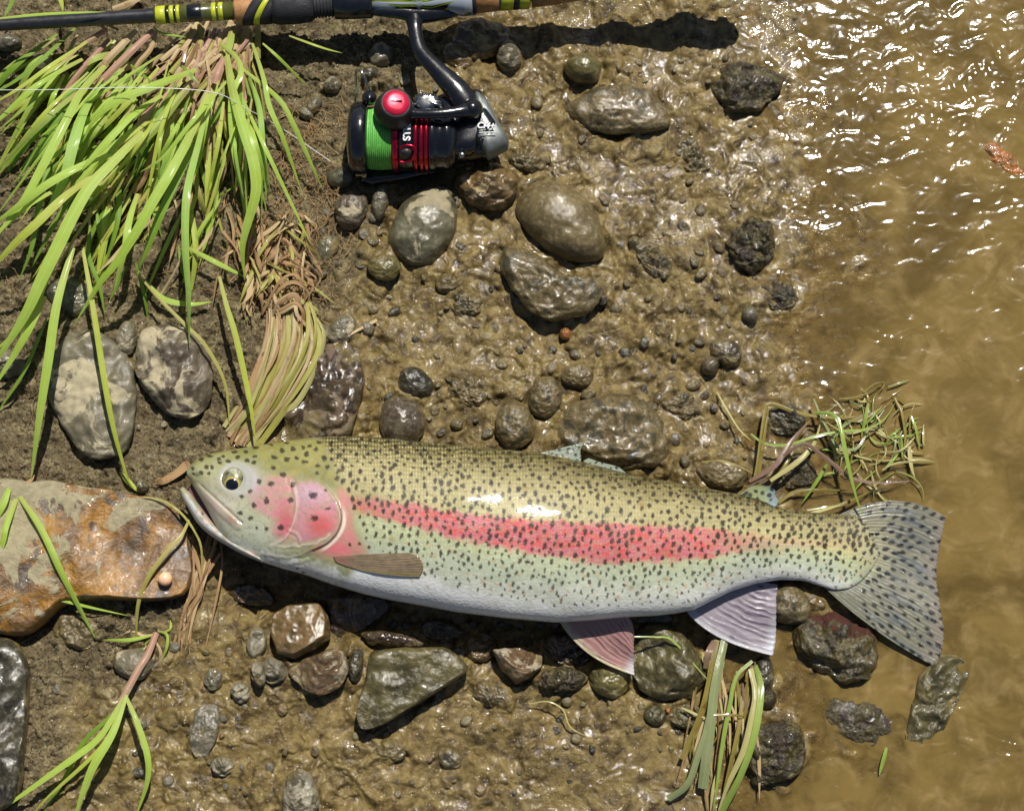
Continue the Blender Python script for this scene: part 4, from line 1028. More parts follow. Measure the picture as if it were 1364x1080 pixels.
fin('dorsal_fin_edge', [(776,614),(795,621),(815,628),(835,634)], [(780,612),(800,618),(820,624),(836,631)], [(784,610),(802,616),(822,621),(832,628)], (33,32,30,29), c_dor, rays=5, nu=40, nw=12, ripple=.1)
def c_adi(X, Y, u, w_, ph):
    c = np.zeros(X.shape+(3,))+np.array(srgb('#a3ac7c')); s = blobs(X, Y, 9, 430, .8, .34, .42, .5); c = lerp(c, srgb('#8fa3a5'), sst(X,1015,1030))
    return lerp(c, srgb('#23261f'), sst(s,.25,.5)*.9)
fin('adipose_fin', [(985,660),(1005,664),(1020,670),(1032,676)], [(1000,643),(1012,645),(1024,650),(1042,662)], [(1019,646),(1026,648),(1033,655),(1033,668)], (24,22,25,22), c_adi, rays=3, nu=50, nw=26, ripple=.1, thick=2.2)
# ------------------------------------------------------------------ rod and reel
def tube(path, radii, n=16, flat=1.0, cap=True):
    """path world (k,3) metres, radii metres; returns V, F"""
    P = np.asarray(path, float); k = len(P); rad = np.broadcast_to(np.asarray(radii, float), (k,))
    T = np.gradient(P, axis=0); T /= np.linalg.norm(T, axis=1)[:,None]+1e-12
    upv = np.array([0,0,1.0]); sd_ = np.cross(T, upv); L = np.linalg.norm(sd_, axis=1)
    sd_[L < 1e-3] = (1,0,0); sd_ /= np.linalg.norm(sd_, axis=1)[:,None]
    u_ = np.cross(sd_, T)
    a = np.linspace(0, 2*np.pi, n, endpoint=False)
    V = P[:,None,:] + rad[:,None,None]*(np.cos(a)[None,:,None]*sd_[:,None,:] + flat*np.sin(a)[None,:,None]*u_[:,None,:])
    V = V.reshape(-1,3); F = grid_faces(k, n, True)
    if cap:
        c0, c1 = len(V), len(V)+1
        V = np.vstack([V, P[:1], P[-1:]])
        i = np.arange(n); j = (i+1) % n
        F = F.tolist() + [[int(c0), int(q), int(p)] for p, q in zip(i, j)] + [[int(c1), int(p+(k-1)*n), int(q+(k-1)*n)] for p, q in zip(i, j)]
    return V, F
def lathe(p0, p1, prof, n=48):
    """prof: (distance mm along p0->p1, radius mm)"""
    p0 = Vector(p0); ax = (Vector(p1)-p0).normalized()
    q = ax.orthogonal().normalized(); r = ax.cross(q)
    a = np.linspace(0, 2*np.pi, n, endpoint=False)
    V = []
    for d, rad in prof:
        c = np.array(p0 + ax*d/1000)
        V.append(c + rad/1000*(np.cos(a)[:,None]*np.array(q) + np.sin(a)[:,None]*np.array(r)))
    V = np.array(V).reshape(-1,3)
    return V, grid_faces(len(prof), n, True)
def pad(poly, z0, z1, nr=14, nth=120, p=6.0, shrink=1, zmid=None, tilt=(0,0)):
    """smooth-edged block of any outline between heights z0, z1 mm"""
    P = outline(0,0,poly=poly,z=(z0+z1)/2); c = P.mean(0); d = P-c
    ang = np.arctan2(d[:,1],d[:,0]); rad = np.hypot(*d.T); o = np.argsort(ang); ang=ang[o]; rad=rad[o]
    th = np.linspace(-np.pi,np.pi,nth,endpoint=False); rr = np.interp(th, np.r_[ang-2*np.pi,ang,ang+2*np.pi], np.r_[rad,rad,rad])
    rr = .25*np.roll(rr,1)+.5*rr+.25*np.roll(rr,-1)
    zm = (z0+z1)/2; rows = []
    rs_ = np.sin(np.linspace(0,np.pi/2,nr))
    for s_, seq in ((1, rs_), (-1, rs_[::-1][1:])):
        for rho in seq:
            x = c[0]+rho*rr*np.cos(th); y = c[1]+rho*rr*np.sin(th)
            z = (zm + s_*(z1-z0)/2*max(0,1-rho**p)**(1/2.4))/1000 + (x-c[0])*tilt[0] + (y-c[1])*tilt[1]
            rows.append(np.stack([x,y,z+0*x],-1))
    V = np.array(rows); return V.reshape(-1,3), grid_faces(len(V), nth, True)
def child(par, name, VF, mat, top=None, **k):
    """V in world metres; the top-level object sits unrotated at its location"""
    V, F = VF; t = top or par
    o = link(name, mesh_np(name, np.asarray(V)-np.array(t.location), F, **k), mat, par); return o
def text(par, body_, size, loc, rot, mat, top=None, name='lettering', ext=.00012, shear=0):
    cu = bpy.data.curves.new(name, 'FONT'); cu.body = body_; cu.size = size; cu.align_x = 'CENTER'; cu.align_y = 'CENTER'; cu.extrude = ext; cu.offset = size*.03; cu.shear = shear
    to = bpy.data.objects.new('tmp_text', cu); me = bpy.data.meshes.new_from_object(to)
    bpy.data.objects.remove(to)
    Mx = Matrix.Translation(Vector(loc)) @ Matrix.Rotation(rot[2],4,'Z') @ Matrix.Rotation(rot[0],4,'X') @ Matrix.Rotation(rot[1],4,'Y')
    me.transform(Mx); me.transform(Matrix.Translation(-(top or par).location))
    me.name = name; return link(name, me, mat, par)

M_blank = plain('rod_blank_black', srgb('#26262a'), .35, bump=.05, coat=.35)
M_foam = plain('black_foam', srgb('#232327'), .75, bump=.8)
M_seat = plain('reel_seat_black', srgb('#15171c'), .25, bump=.05, coat=.4)
M_yel = plain('yellow_thread_wrap', srgb('#b9c026'), .35, bump=.3, coat=.5)
M_oliv = plain('olive_lacquered_wrap', srgb('#4d5126'), .3, bump=.2, coat=.6)
M_gloss = plain('glossy_black_metal', (.006,.006,.008), .2, metal=.0, bump=.12, coat=.6)
M_rub = plain('black_rubber', (.018,.016,.018), .5, bump=.3)
M_red = plain('anodised_red', srgb('#c01535'), .22, metal=.85, bump=.05, coat=.5)
M_redcap = plain('red_cap_enamel', srgb('#c4183c'), .3, metal=.25, bump=.05, coat=.6)
M_silver = plain('brushed_grey_metal', srgb('#7b807d'), .5, metal=.6, bump=.2, coat=.0)
M_chrome = plain('bright_steel', srgb('#b4b4ae'), .12, metal=1.0, bump=.03)
M_brass = plain('brassy_roller', srgb('#b9a370'), .2, metal=1.0)
M_dkgrey = plain('dark_grey_plastic', srgb('#3a3636'), .4)
M_whitep = plain('white_print', (.7,.7,.7), .5)
k = N('cork'); v = k.coords(); pits = k.ramp(k.noise(v, 420, 5, .7), .58, .68)
c = k.mix(k.ramp(k.noise(v, 160, 5, .6), .3, .7), srgb('#9a6b3f'), srgb('#b98a5a')); c = k.mix(pits, c, srgb('#4c3017'))
M_cork = k.done(k.principled(color=c, rough=.7, normal=k.bump(k.noise(v, 420, 5, .7), .6, .0006)))
k = N('green_yellow_swirl_decal'); v = k.coords(False)
wv = k.n('TexWave', {'Vector':k.n('Mapping', {'Vector':v,'Scale':(.35,1.0,.6),'Rotation':(0,0,-.12)}),'Scale':70,'Distortion':9,'Detail':2,'Detail Scale':.7}, wave_type='BANDS', bands_direction='Y')
f = wv.outputs['Fac']; w2 = k.noise(v, 45, 3, .5, .5)
c = k.mix(k.ramp(f,.25,.3), srgb('#0e0f0a'), srgb('#9fb012')); c = k.mix(k.ramp(f,.55,.6), c, srgb('#4d5a18')); c = k.mix(k.ramp(f,.8,.84), c, srgb('#b9c1c4'))
c = k.mix(k.ramp(w2,.56,.62), c, srgb('#a9b0b8'))
M_swirl = k.done(k.principled(color=c, rough=.2, coat=.8, coatr=.06))
k = N('braided_green_line'); v = k.coords(False)
wv = k.n('TexWave', {'Vector':v,'Scale':235,'Distortion':.5,'Detail':1}, wave_type='BANDS', bands_direction='X')
c = k.mix(wv.outputs['Fac'], srgb('#4a9a38'), srgb('#78c85a')); c = k.mix(k.ramp(k.noise(v, 300, 4),.5,.75,0,.5), c, srgb('#a5e57a'))
M_line = k.done(k.principled(color=c, rough=.5, normal=k.bump(wv.outputs['Fac'], .9, .0004)))

# rod axis: a straight line in space
R0 = at1(0, 33.5, 44); R1 = at1(745, -12, 41)
RAX = (R1-R0).normalized()
def rodx(px):
    """distance mm along the rod where it is seen at this x"""
    lo, hi = -.3, .8
    for _ in range(40):
        m = (lo+hi)/2; p = R0+RAX*m
        if world2px(p.x, p.y, p.z)[0] < px: lo = m
        else: hi = m
    return lo*1000
rod = root('fishing_rod', 250, 20, 50, 'black fishing rod with yellow wraps and cork grips lying across the grass at the top', 'fishing rod')
def seg(name, xs, radii, mat, par=rod, top=rod, extra=None):
    prof = [(rodx(x), r) for x, r in zip(xs, radii)] if extra is None else extra
    prof = [(prof[0][0], .01)] + prof + [(prof[-1][0], .01)]
    return child(par, name, lathe(R0, R1, prof, 40), mat, top=top)
seg('blank', [-420,-200,0,150,208,300], [3.2,3.8,4.2,4.7,4.85,5.2], M_blank)
K = 1/2*.985      # px to mm radius at this height is folded in below
seg('olive_wrap', [206,260,312], [5.3,5.7,6.2], M_oliv)
for a_, b_ in ((208,221),(226,232),(235,240),(282,288.5),(291,298),(303,313)):
    seg('yellow_wrap', [a_,a_+.6,b_-.6,b_], [5.6,6.1,6.2,5.8], M_yel)
for a_, b_ in ((221,226),(232,235),(250,269),(288.5,291),(298,303)):
    seg('black_wrap', [a_,a_+.5,b_-.5,b_], [5.7,5.95,6.0,5.8], M_seat)
# cork, diagonal bands, foam grip
seg('cork_ring', [313,315,330,345], [8.4,9.3,9.7,10.2], M_cork)
def oblique(name, x0, x1, sk, r, mat):
    """a band cut at a slant across the grip"""
    a = np.linspace(0,2*np.pi,48,endpoint=False); q = Vector(RAX).orthogonal().normalized()
    sdv = Vector((0,0,1)).cross(RAX).normalized(); upv = RAX.cross(sdv)
    V = []
    for d in (rodx(x0), rodx(x1)):
        for rr_ in ((.02,r) if d == rodx(x0) else (r,.02)):
            for t in a:
                o = R0 + RAX*((d + sk*math.cos(t)*rr_/r)/1000) + sdv*(math.cos(t)*rr_/1000) + upv*(math.sin(t)*rr_/1000)
                V.append(tuple(o))
    V = np.array(V); return child(rod, name, (V, grid_faces(4,48,True)), mat)
oblique('black_band', 336, 351, 7, 10.5, M_foam); oblique('yellow_band', 351, 359, 7, 10.53, M_yel); oblique('black_band', 358, 372, 7, 10.5, M_foam)
seg('foam_grip', [362,372,395,412,418], [10.3,11.4,11.6,10.8,9.0], M_foam)
pr = []
for i in range(6):
    x = 418+i*4.4; pr += [(rodx(x),7.6),(rodx(x+.8),8.4),(rodx(x+2.8),8.4),(rodx(x+3.6),7.6)]
seg('ribbed_collar', 0, 0, M_foam, extra=pr)
seg('reel_seat_hood', [444,446,470,493,496], [8.6,10.2,10.6,10.8,10.0], M_seat)
seg('reel_seat', [496,540,590,615,628], [8.0,8.0,9.4,13.4,13.0], M_swirl)
seg('black_ring', [625,626,632,633], [12,12.6,12.6,11.8], M_foam)
seg('cork_grip', [633,634,668], [11.4,11.8,10.9], M_cork)
oblique('black_band', 662, 671, 3, 11.0, M_foam); oblique('yellow_band', 671, 688, 3, 11.02, M_yel); oblique('black_band', 688, 696, 3, 11.0, M_foam); oblique('yellow_band', 696, 709, 3, 11.02, M_yel)
seg('cork_grip', [708,745,775,850], [10.3,8.9,7.2,6.4], M_cork)
seg('grip_end', [846,875,915,955,985,1000,1006], [6.5,7.5,10.5,11.2,9.5,6,2], M_foam)

reel = root('fishing_reel', 575, 180, 20, 'black and red spinning reel with bright green braid mounted under the rod', 'fishing reel')
ch = lambda name, VF, mat, par=reel, **k_: child(par, name, VF, mat, top=reel, **k_)
def path(pts, n=40): 
    q = catmull(np.array(pts, float), n); return at(q[:,0], q[:,1], q[:,2])
# foot and stem
fp = path([(490,14,43),(530,15,41),(556,18,39),(590,15,39),(632,6,42)], 40)
ch('reel_foot', tube(fp, np.interp(np.linspace(0,1,40),[0,.25,.5,.75,1],[3.4,5.4,7.4,6.2,3.2])/1000, 20, .7), M_gloss)
sp_ = path([(552,16,39),(553,42,41),(560,68,43),(583,94,44),(606,118,44),(622,142,42),(630,160,38)], 50)
stem_w = np.interp(np.linspace(0,1,50), [0,.12,.3,.5,.75,1], [8,4.8,4.9,6.0,8.6,10])/1000
ch('stem', tube(sp_, stem_w, 24, .62), M_gloss)
# body
ch('body', pad([(578,132),(610,120),(640,122),(655,150),(677,190),(676,198),(650,213),(610,216),(580,224),(572,175)], 15, 43, p=4), M_gloss)
ch('rear_shell', pad([(633,122),(648,135),(662,160),(678,189),(677,197),(650,212),(640,200),(632,192),(630,150)], 22, 46.5, p=5, tilt=(-.12,.0)), M_silver)
ch('side_cover', pad([(598,150),(630,138),(650,145),(663,166),(662,175),(640,178),(634,188),(640,200),(626,207),(600,208)], 30, 48.5, p=5), M_gloss)
scr = at1(615, 207, 45.5); ch('screw', lathe(scr, scr+Vector((0,0,1)), [(0,1.9),(1.6,1.9),(1.9,1.5),(1.9,.01)], 16), M_chrome)
scr = at1(643, 184, 47.8); ch('screw', lathe(scr, scr+Vector((0,0,1)), [(-2,.8),(0,.8),(.1,.5),(.1,.01)], 12), M_dkgrey)
ch('trim_line', tube(path([(638,177,49.2),(648,176.5,49.2),(661,176,48.6)],10), .0004, 6), M_whitep)
text(reel, 'CI4+', .0058, at1(647, 168, 50), (0,0,R(-3)), M_whitep, ext=.0006, shear=.2)
# spool: axis along x
SA = at1(463, 184, 33); SB = at1(620, 186, 33); 
def sx(px):
    t = (px-463)/157; return (SB-SA).length*1000*t
def slathe(name, pr_, mat, n=64, par=reel):
    return ch(name, lathe(SA, SB, [(sx(x), r) for x, r in pr_], n), mat, par)
spool = slathe('spool', [(464,.01),(464,14),(466,19),(469,22.6),(473,24),(482,24.4),(487,24),(490,22.8),(491,20.4),(491,12),(526,12),(526,19.5),(528,19.9)], M_gloss)
slathe('line_winding', [(490.5,12)]+[(490.8+i*.55, 20.3+.5*math.sin(min(i,60-i)/60*3.1)+.16*(i%3)) for i in range(61)]+[(524.5,12)], M_line, par=spool)
slathe('red_skirt', [(524,12),(524,21.6),(525,22.2),(531,22.2),(532,21.8),(532,12)], M_red)
slathe('skirt_sleeve', [(531.5,12),(531.5,21.6),(553,21.6),(553,12)], M_gloss)
for x in (553, 560.5, 567): slathe('red_ring', [(x,19),(x,21.9),(x+.8,22.3),(x+3.6,22.3),(x+4.6,21.9),(x+4.6,19)], M_red)
slathe('ring_core', [(553,12),(553,20.2),(572,20.2),(572,12)], M_gloss)
slathe('rotor', [(572,10),(572,21.4),(575,22.0),(580,21.8),(582,20.6),(592,20.4),(594,21.0),(600,20.2),(610,16),(610,10)], M_gloss)
# red frame panel of the lower skirt with its oval button
def skirtpt(x, y, lift_=.25, r=21.7):
    p = at1(x, y, 33); yc = (SA.y*(1-(x-463)/157)+SB.y*((x-463)/157)); 
    # solve for the point on the cylinder seen at this pixel
    z = 50
    for _ in range(12):
        p = at1(x, y, z); dy = p.y-yc; z = 33+math.sqrt(max((r+lift_)**2-(dy*1000)**2, 0))
    return at1(x, y, z)
def ring_on(pts, rad, mat, name, closed=True):
    q = catmull(np.array(pts+[pts[0]] if closed else pts, float), 50); V = np.array([tuple(skirtpt(a, b)) for a, b in q])
    ch(name, tube(V, rad, 10, cap=False), mat)
ring_on([(533,198),(540,194),(550,195),(554,202),(550,212),(541,216),(533,216)], .0009, M_red, 'button_frame', False)
ring_on([(548,197),(553,203),(549,211)], .0006, M_red, 'button_frame', False)
P = [skirtpt(541+7.0*math.cos(t), 203+5.2*math.sin(t), .9) for t in np.linspace(0,2*np.pi,28,endpoint=False)]
cc_ = skirtpt(541,203,1.5); V = np.array([tuple(p) for p in P]+[tuple(p-Vector((0,0,.001))) for p in P]+[tuple(cc_)])
ch('line_clip_button', (V, [[i,(i+1)%28,56] for i in range(28)][::1]+[[i,28+i,28+(i+1)%28,(i+1)%28] for i in range(28)]), M_dkgrey)
lt = skirtpt(542.5, 177, .1); 
text(reel, 'STR', .0068, lt+Vector((0,0,.0001)), (R(-8),0,R(90)), M_whitep, ext=.0004)
# handle and knob
ch('handle_arm', tube(path([(532,150,58),(560,152,60),(590,151,60),(615,148,58),(632,146,54)], 30), np.interp(np.linspace(0,1,30),[0,.3,.7,1],[4.2,3.2,3.4,5.6])/1000, 20, .8), M_gloss)
ch('pivot', lathe(at1(629,146,44), at1(629,146,66), [(0,7.5),(8,7.2),(13,6.4),(16,4.5),(17.2,2.4),(17.5,.01)], 32), M_gloss)
kb = at1(524,152,52); kt = at1(527.5,137,70)
knob = ch('knob', lathe(kb, kt, [(0,.01),(0,9),(1,12),(4,13.4),(9,13),(14,11.4),(17,10.6),(18,10),(18.2,8.9),(18.2,.01)], 56), M_rub)
ch('knob_cap', lathe(kb, kt, [(18,8.9),(18.8,8.7),(19.6,7.6),(20.1,5),(20.3,.01)], 48), M_redcap, knob)
slot = np.array(kb + (kt-kb).normalized()*.0204)
ch('cap_slot', tube(np.array([slot+np.array([-.0037,0,0]), slot+np.array([.0037,.0003,0])]), .00055, 8), M_rub, knob)
# bail arm, bail wire, roller
ch('bail_arm', pad([(546,131),(560,124),(578,124),(590,134),(592,146),(580,143),(570,132),(556,136),(552,146),(545,144)], 44, 52, p=4), M_chrome)
ch('bail_arm', pad([(538,156),(565,158),(590,160),(594,168),(575,163),(552,162)], 49, 54, p=4), M_gloss)
ch('bail_wire', tube(path([(494,128,50),(489,112,56),(483,98,58),(477,94,57),(474,100,52),(474,120,42),(472,150,30)], 40), .00085, 10), M_chrome)
ch('bail_joint', lathe(at1(492,131,42), at1(492,131,56), [(0,4.5),(7,5),(11,3.8),(12.5,.01)], 24), M_gloss)
ch('line_roller', lathe(at1(474,231,20), at1(492,233,22), [(0,.01),(0,2),(1.4,3.2),(3,2.2),(4.6,2.2),(6,3.4),(8,2.6),(8,.01)], 24), M_brass)
ch('roller_arm', pad([(478,232),(492,226),(540,226),(580,224),(585,232),(540,242),(495,248),(480,244)], 10, 22, p=4), M_gloss)
# ------------------------------------------------------------------ grass
def mat_blade(name, basec, tipc, vein, trans=.4, rough=.45, coat=.1, mottle=None):
    k = N(name); v = k.coords(); t = k.attr('along'); a = k.attr('across'); rnd = k.n('ObjectInfo').outputs['Random']
    c = k.mix(k.ramp(t, 0, .35), srgb(basec), srgb(tipc))
    c = k.mix(k.ramp(k.noise(v, 38, 4, .6), .35, .7, 0, .55), c, srgb(vein))
    c = k.mix(k.ramp(rnd, 0, 1, 0, .3), c, srgb(vein))
    st = k.n('TexNoise', {'Vector':k.n('CombineXYZ', {0:k.math('MULTIPLY', a, 9), 1:k.math('MULTIPLY', t, 5), 2:k.math('MULTIPLY', rnd, 50)}), 'Scale':1.6, 'Detail':4}).outputs[0]
    c = k.mix(k.ramp(st,.4,.7,0,.5), c, k.mix(.5, c, srgb(vein)))
    c = k.mix(k.ramp(k.math('ABSOLUTE', a), .12, .0, 0, .4), c, tuple(min(1,x*1.5+.03) for x in srgb(tipc)))
    if mottle: c = k.mix(k.ramp(k.noise(v, 60, 5, .7), .55, .68, 0, .8), c, srgb(mottle))
    nb = k.bump(k.math('SINE', k.math('MULTIPLY', a, 26)), .3, .0003)
    nb = k.bump(k.noise(v, 120, 3), .3, .0012, nb)
    p = k.principled(color=c, rough=rough, coat=coat, coatr=.15, normal=nb, spec=.4)
    tr = k.n('BsdfTranslucent', {'Color':c})
    return k.done(k.n('MixShader', {0:trans, 1:p, 2:tr}))
BM = {
 'g': mat_blade('fresh_green_grass', '#b0b060', '#a9c848', '#c4dd70'),
 'gb': mat_blade('bluish_green_grass', '#a6ba58', '#9fc552', '#b8d878'),
 'gy': mat_blade('yellow_green_grass', '#b8b26c', '#b4c244', '#ccd66c'),
 'gd': mat_blade('dark_green_grass', '#828c3e', '#769a30', '#94b548'),
 'p': mat_blade('pink_stemmed_grass', '#a4736a', '#a67e6c', '#c09c80', .15, mottle='#b8a684'),
 'pg': mat_blade('pink_to_green_grass', '#ad7870', '#93a845', '#acb860', .25),
 't': mat_blade('dry_straw', '#c2ab80', '#b89c70', '#d3c19a', .2, .6, .0, '#8a6a48'),
 'tb': mat_blade('brown_dead_grass', '#8a684a', '#9a7853', '#b39468', .15, .6, .0, '#59402a'),
 'ty': mat_blade('yellowing_grass', '#a3924e', '#a3a04a', '#b9b268', .25, .45, .1, '#a58a58'),
 'wo': mat_blade('wet_olive_straw', '#76682c', '#80712e', '#9a8c4c', .15, .25, .7, '#5f4a22'),
 'wg': mat_blade('wet_green_straw', '#7d9036', '#86a23a', '#a6b463', .25, .25, .7),
 'wp': mat_blade('wet_pale_straw', '#a39a58', '#b0aa6a', '#c4bb84', .2, .25, .6),
 'wb': mat_blade('wet_purple_brown_straw', '#6b5140', '#7c6250', '#937a64', .1, .25, .6),
 'wgg': mat_blade('wet_grey_green_stem', '#747a4c', '#828a5c', '#93996e', .1, .25, .6),
}
def ribbon(pts, width, n=26, tw=0.0, fold=.18, tip=True, base=.55, seed=0, rel=True, peak=.45):
    """pts (px, py, mm); width px"""
    q = catmull(np.array(pts, float), n)
    P = at(q[:,0], q[:,1], q[:,2])
    T = np.gradient(P, axis=0); T /= np.linalg.norm(T,axis=1)[:,None]+1e-12
    sd_ = np.cross(T, np.array([0,0,1.0])); sd_ /= np.linalg.norm(sd_,axis=1)[:,None]+1e-9
    nm = np.cross(sd_, T)
    t = np.linspace(0,1,n)
    if np.ndim(tw) == 0: al = tw*np.sin(t*3+seed)
    else: al = np.interp(t, [0,.5,1], tw)
    s2 = sd_*np.cos(al)[:,None] + nm*np.sin(al)[:,None]; n2 = np.cross(s2, T)
    wpr = np.where(t < peak, base+(1-base)*np.sin(t/peak*np.pi/2), (np.cos((t-peak)/(1-peak)*np.pi/2)**(.75) if tip else 1.0))
    wv_ = np.maximum(wpr, .04)*width*.0005/2
    cols_ = np.linspace(-1,1,5)
    V = P[:,None,:] + s2[:,None,:]*cols_[None,:,None]*wv_[:,None,None] + n2[:,None,:]*(np.abs(cols_)-.5)[None,:,None]*fold*wv_[:,None,None]*-1
    return V.reshape(-1,3), grid_faces(n,5), np.repeat(t,5), np.tile(cols_, n)
def blade(par, pts, width, mat='g', name='blade', label=None, **k):
    V, F, al, ac = ribbon(pts, width, **k)
    o = link(name, mesh_np(name, V-np.array(par.location), F, attrs={'along':al,'across':ac}), BM[mat], par)
    return o
def arc(pts, z0, z1, z2):
    """give 2-d points heights: start z0, middle z1, end z2 (mm)"""
    p = np.array(pts, float); d = np.r_[0, np.cumsum(np.linalg.norm(np.diff(p,axis=0),axis=1))]; t = d/d[-1]
    z = (1-t)**2*z0 + 2*t*(1-t)*z1 + t*t*z2
    return np.c_[p, z]
rg = np.random.RandomState(11)
main = root('grass_clump', 215, 90, 14, 'big tussock of long bright green blades with pink stems drooping from the top left', 'grass')
HERO = [ # pts, width, mat, z0, z1, z2
 ([(100,38),(60,75),(20,108),(-14,126)],8,'gd',30,50,40), ([(122,52),(70,86),(25,118),(-16,142)],7,'gy',34,60,44),
 ([(110,79),(65,103),(30,130),(-20,178)],10,'g',34,58,40), ([(108,60),(80,88),(55,115),(33,155),(-5,225)],8,'pg',32,52,26),
 ([(86,100),(70,130),(58,170)],8,'g',26,45,22), ([(140,88),(110,120),(86,165),(60,215),(28,272),(-18,330)],14,'g',38,72,46),
 ([(133,112),(112,148),(98,190),(88,230),(74,262),(56,292)],17,'gb',38,82,42), ([(262,93),(206,114),(152,137),(124,162),(110,190)],13,'g',45,85,52),
 ([(215,127),(180,150),(150,180),(118,216),(104,232)],14,'g',42,76,60), ([(190,176),(152,214),(118,250),(95,290),(78,325),(56,370),(30,425),(-18,500)],21,'g',50,96,34),
 ([(152,203),(114,218),(67,243),(29,271),(-18,306)],13,'g',50,84,46), ([(124,234),(86,262),(48,298),(19,325),(-20,368)],14,'gy',54,84,50),
 ([(68,256),(29,279),(-18,326)],11,'g',40,60,44), ([(76,180),(66,212),(61,235),(52,275),(42,330),(26,372)],10,'gd',28,52,22),
 ([(302,108),(275,140),(252,167),(218,209),(186,230)],7,'g',46,76,50), ([(277,125),(256,174),(229,226),(202,271),(183,306),(156,348),(131,380),(100,431)],16,'g',46,100,34),
 ([(262,186),(236,237),(213,287),(194,336),(181,365)],14,'gd',44,74,42), ([(183,258),(172,294),(166,332),(152,386)],11,'g',34,58,28),
 ([(275,148),(264,193),(251,245),(247,280),(247,335),(251,395),(252,463)],12,'gb',46,92,34), ([(298,136),(290,193),(275,262)],7,'gy',40,58,32),
 ([(293,58),(315,77),(321,98),(311,121),(308,155),(313,212),(323,265)],10,'g',40,64,30), ([(302,74),(309,117),(322,165),(337,212),(341,255),(330,297),(323,330),(326,373)],17,'g',44,82,30),
 ([(332,104),(345,142),(350,193),(355,264)],9,'gb',36,60,26), ([(336,58),(351,104),(359,142),(377,184),(402,256)],8,'g',38,60,18), ([(323,92),(371,132),(393,171),(416,222),(430,254)],8,'g',36,56,16),
 ([(350,58),(371,77),(410,116)],5,'g',38,46,16), ([(385,48),(430,64),(456,71)],4,'gy',36,38,28), ([(-12,26),(60,19),(141,16)],5,'g',60,58,52), ([(79,-10),(84,16)],7,'gy',40,42,44), ([(22,-8),(5,24)],6,'gd',30,34,30),
 ([(250,330),(287,349),(330,371)],8,'g',24,32,18), ([(190,372),(218,398),(252,405),(283,402)],9,'g',20,26,18), ([(184,366),(214,400),(248,434),(274,461),(300,512),(306,575)],6,'ty',30,40,14),
 ([(292,368),(302,408),(314,448),(332,530),(341,592)],9,'gy',34,46,24), ([(110,330),(123,404),(139,506),(152,574),(172,642),(186,656)],9,'gy',40,62,14), ([(97,330),(76,404),(64,481),(52,558),(41,640)],14,'g',56,74,28),
 ([(60,395),(34,446),(-12,522)],12,'g',50,56,34), ([(72,350),(34,428),(-10,470)],11,'g',52,58,36), ([(168,356),(145,402)],5,'gd',24,26,14), ([(62,425),(32,494),(-8,556)],6,'gd',30,34,18), ([(181,350),(193,397),(197,428)],6,'gd',26,24,12),
 ([(204,36),(215,44),(248,50)],4,'g',34,38,36), ([(172,85),(190,100),(206,113)],5,'gd',32,40,44), ([(242,88),(252,98),(266,112)],6,'gd',46,50,48), ([(310,35),(306,58),(302,80)],12,'pg',34,40,42),
 ([(20,166),(40,180),(48,190)],7,'gd',20,24,18), ([(52,165),(38,190),(20,218)],8,'gd',18,24,12), ([(127,205),(105,245),(72,300),(40,360)],8,'gd',28,40,20),
 ([(134,128),(145,165),(152,205),(148,240)],9,'gd',24,34,20), ([(120,300),(118,340),(132,380),(140,420)],7,'gd',24,28,18), ([(300,110),(290,150),(268,178),(245,215)],8,'gd',34,42,26),
 ([(325,95),(333,125),(346,142),(352,200),(360,258)],6,'gd',34,40,20),
]
for p, w_, m, a, b, c in HERO: blade(main, arc(p, a, b, c), w_*.86, m, tw=rg.uniform(-.35,.35), seed=rg.rand()*6, n=34)
STEM = [ ([(204,40),(176,67),(150,93),(128,118),(138,128)],10,'p',34,46,34), ([(181,40),(160,62),(140,84),(124,112)],10,'t',30,42,30), ([(145,52),(122,78),(104,98),(88,122),(70,152)],8,'p',26,38,22),
 ([(256,108),(236,132),(209,167),(186,190),(176,205)],13,'pg',40,52,50), ([(224,125),(199,152),(172,182),(160,204)],9,'p',38,48,44), ([(138,100),(146,128),(156,152)],11,'p',30,30,22), ([(298,78),(291,96),(286,112)],12,'p',36,42,40),
 ([(143,43),(130,28),(158,40)],4,'tb',36,52,36), ([(150,12),(175,2),(190,-8)],10,'t',20,26,22), ([(208,42),(200,66),(182,88),(172,118)],7,'t',30,34,24), ([(196,66),(180,82),(158,98)],7,'t',28,32,26),
 ([(142,38),(125,50),(108,62)],8,'p',34,38,34), ([(252,145),(232,152),(222,175),(208,205)],8,'t',36,40,28), ([(225,165),(205,200),(190,240),(176,256)],8,'tb',34,34,22)]
for p, w_, m, a, b, c in STEM: blade(main, arc(p, a, b, c), w_, m, tip=False, base=.8, tw=.2, fold=.7, name='stem', n=24)
# dead straw fanning down out of the crown
for i in range(120):
    x0 = rg.uniform(262,335); y0 = rg.uniform(48,95); L = rg.uniform(70,210)
    dx = rg.uniform(-.75,.18) if i < 45 else rg.uniform(-.2,.15); 
    if i < 30: dx = rg.uniform(-1.1,-.5); L = rg.uniform(60,150)
    x1 = x0+dx*L; y1 = y0+L*rg.uniform(.7,1)
    xm = (x0+x1)/2+rg.uniform(-10,10); ym = (y0+y1)/2+rg.uniform(-8,12)
    blade(main, arc([(x0,y0),(xm,ym),(x1,y1)], rg.uniform(22,36), rg.uniform(22,44), rg.uniform(8,20)), rg.uniform(3.5,7.5), rg.choice(['t','t','tb','p','ty']), tw=.8, seed=i, name='dead_blade', n=14, base=.8)
